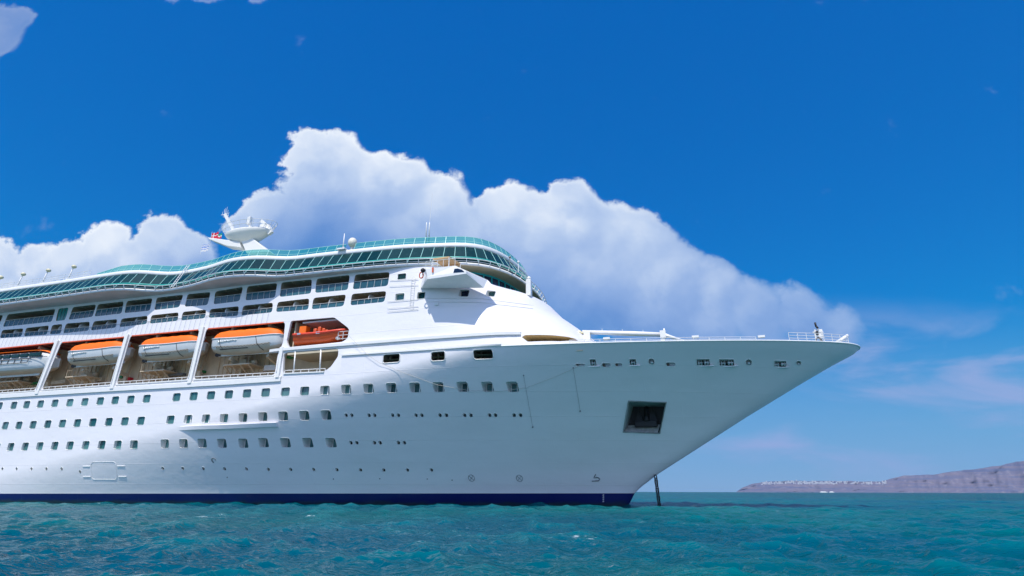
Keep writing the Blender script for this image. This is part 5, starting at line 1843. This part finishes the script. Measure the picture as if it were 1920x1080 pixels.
# houses: small white cubes with a darker door face, on the rim
def rim_at(px, tfrac):
    i = int((px-1380)/3.0); i = max(0, min(i, len(rows)-2)); j = 14+tfrac*3.0
    j0 = int(j); A = Vector(rows[i][j0]); B2 = Vector(rows[i][min(j0+1, 25)])
    return A.lerp(B2, j-j0)
HW = mat('limewash', (0.52, 0.54, 0.56), 0.8, var=0.1, vscale=0.05)
HR = mat('house_roof_blue', (0.10, 0.22, 0.45), 0.6)
protos = []
for k in range(3):
    m = MB(); w_, d_, h_ = ((15, 12, 10), (22, 12, 8), (12, 12, 14))[k]
    m.box((-w_/2, -d_/2, -6), (w_/2, d_/2, h_)); m.box((-w_/2-0.3, -d_/2-0.3, h_), (w_/2+0.3, d_/2+0.3, h_+0.8))
    if k == 2: m.sphere((0, 0, h_+0.5), 5.0, 0)
    m.box((-w_*0.3, -d_/2-0.05, 1), (-w_*0.1, -d_/2+0.2, 4.5), 1); m.box((w_*0.1, -d_/2-0.05, 3), (w_*0.3, -d_/2+0.2, 6), 1)
    o = m.build('village_house', [HW, HR]); protos.append(o)
usedp = [False]*3
random.seed(11)
for n_ in range(240):
    px = random.choice([random.uniform(1432, 1668), random.uniform(1432, 1560), random.uniform(1500, 1668)])
    tf = random.random()**1.5
    P3 = rim_at(px, tf*0.9-0.15)
    k = random.choice((0, 0, 1, 2))
    if not usedp[k]: o = protos[k]; usedp[k] = True
    else:
        o = protos[k].copy(); COL.objects.link(o)
    o.location = (P3.x, P3.y, P3.z+random.uniform(-2, 5))
    o.rotation_euler = (0, 0, ang(px)-math.pi/2+random.uniform(-0.5, 0.5))
    s_ = random.uniform(0.45, 0.8); o.scale = (s_, s_, s_*random.uniform(0.8, 1.3))
    tag(o, 'tiny white house of the village strung along the far cliff rim', 'house', 'white village houses along the cliff rim')
# ferry below the cliffs
def far_boat(px, L, lab):
    a = ang(px); rr = RH-420
    root = thing('ferry', (rr*math.cos(a), rr*math.sin(a)-CD, 0), lab, 'ferry', rz=a-math.pi/2)
    root.scale = (1, 1, 0.55)
    m = MB(); m.add([(-L/2, -8, 0), (L/2*0.85, -8, 0), (L/2, 0, 6), (L/2*0.85, 8, 0), (-L/2, 8, 0), (-L/2, -8, 7), (L/2*0.9, -8, 7), (L/2*1.08, 0, 8), (L/2*0.9, 8, 7), (-L/2, 8, 7)],
                    [(0, 1, 6, 5), (1, 2, 7, 6), (2, 3, 8, 7), (3, 4, 9, 8), (4, 0, 5, 9), (5, 6, 7, 8, 9)]); m.build('hull', TRIM, root)
    m = MB(); m.box((-L*0.42, -7, 7), (L*0.30, 7, 12)); m.box((-L*0.30, -6, 12), (L*0.22, 6, 16)); m.build('deckhouse', TRIM, root)
    m = MB(); m.box((-L*0.15, -2.5, 16), (-L*0.05, 2.5, 23)); m.build('funnel', NAVY, root)
far_boat(1545, 62, 'white ferry lying far off below the left half of the village cliffs')
far_boat(1560, 38, 'smaller white ferry just right of the larger one below the village cliffs')

# ------------------------------------------------------------------ air
def haze_box():
    m = MB(); s_ = 11000
    m.box((-s_, -s_, -1.5-8), (s_, s_, 560))
    o = m.build('haze', bpy.data.materials.new('haze_air'))
    mt = o.data.materials[0]; mt.use_nodes = True; tt = mt.node_tree; tt.nodes.clear()
    v_ = tt.nodes.new('ShaderNodeVolumePrincipled'); v_.inputs['Color'].default_value = (0.50, 0.68, 1.0, 1); v_.inputs['Density'].default_value = 0.000024
    v_.inputs['Anisotropy'].default_value = 0.0
    out = tt.nodes.new('ShaderNodeOutputMaterial'); tt.links.new(v_.outputs[0], out.inputs['Volume'])
    tag(o, kind='stuff')
    return o
HAZE = True
if HAZE: haze_box()
sc.cycles.max_bounces = 8
sc.cycles.transparent_max_bounces = 12
sc.cycles.use_denoising = True
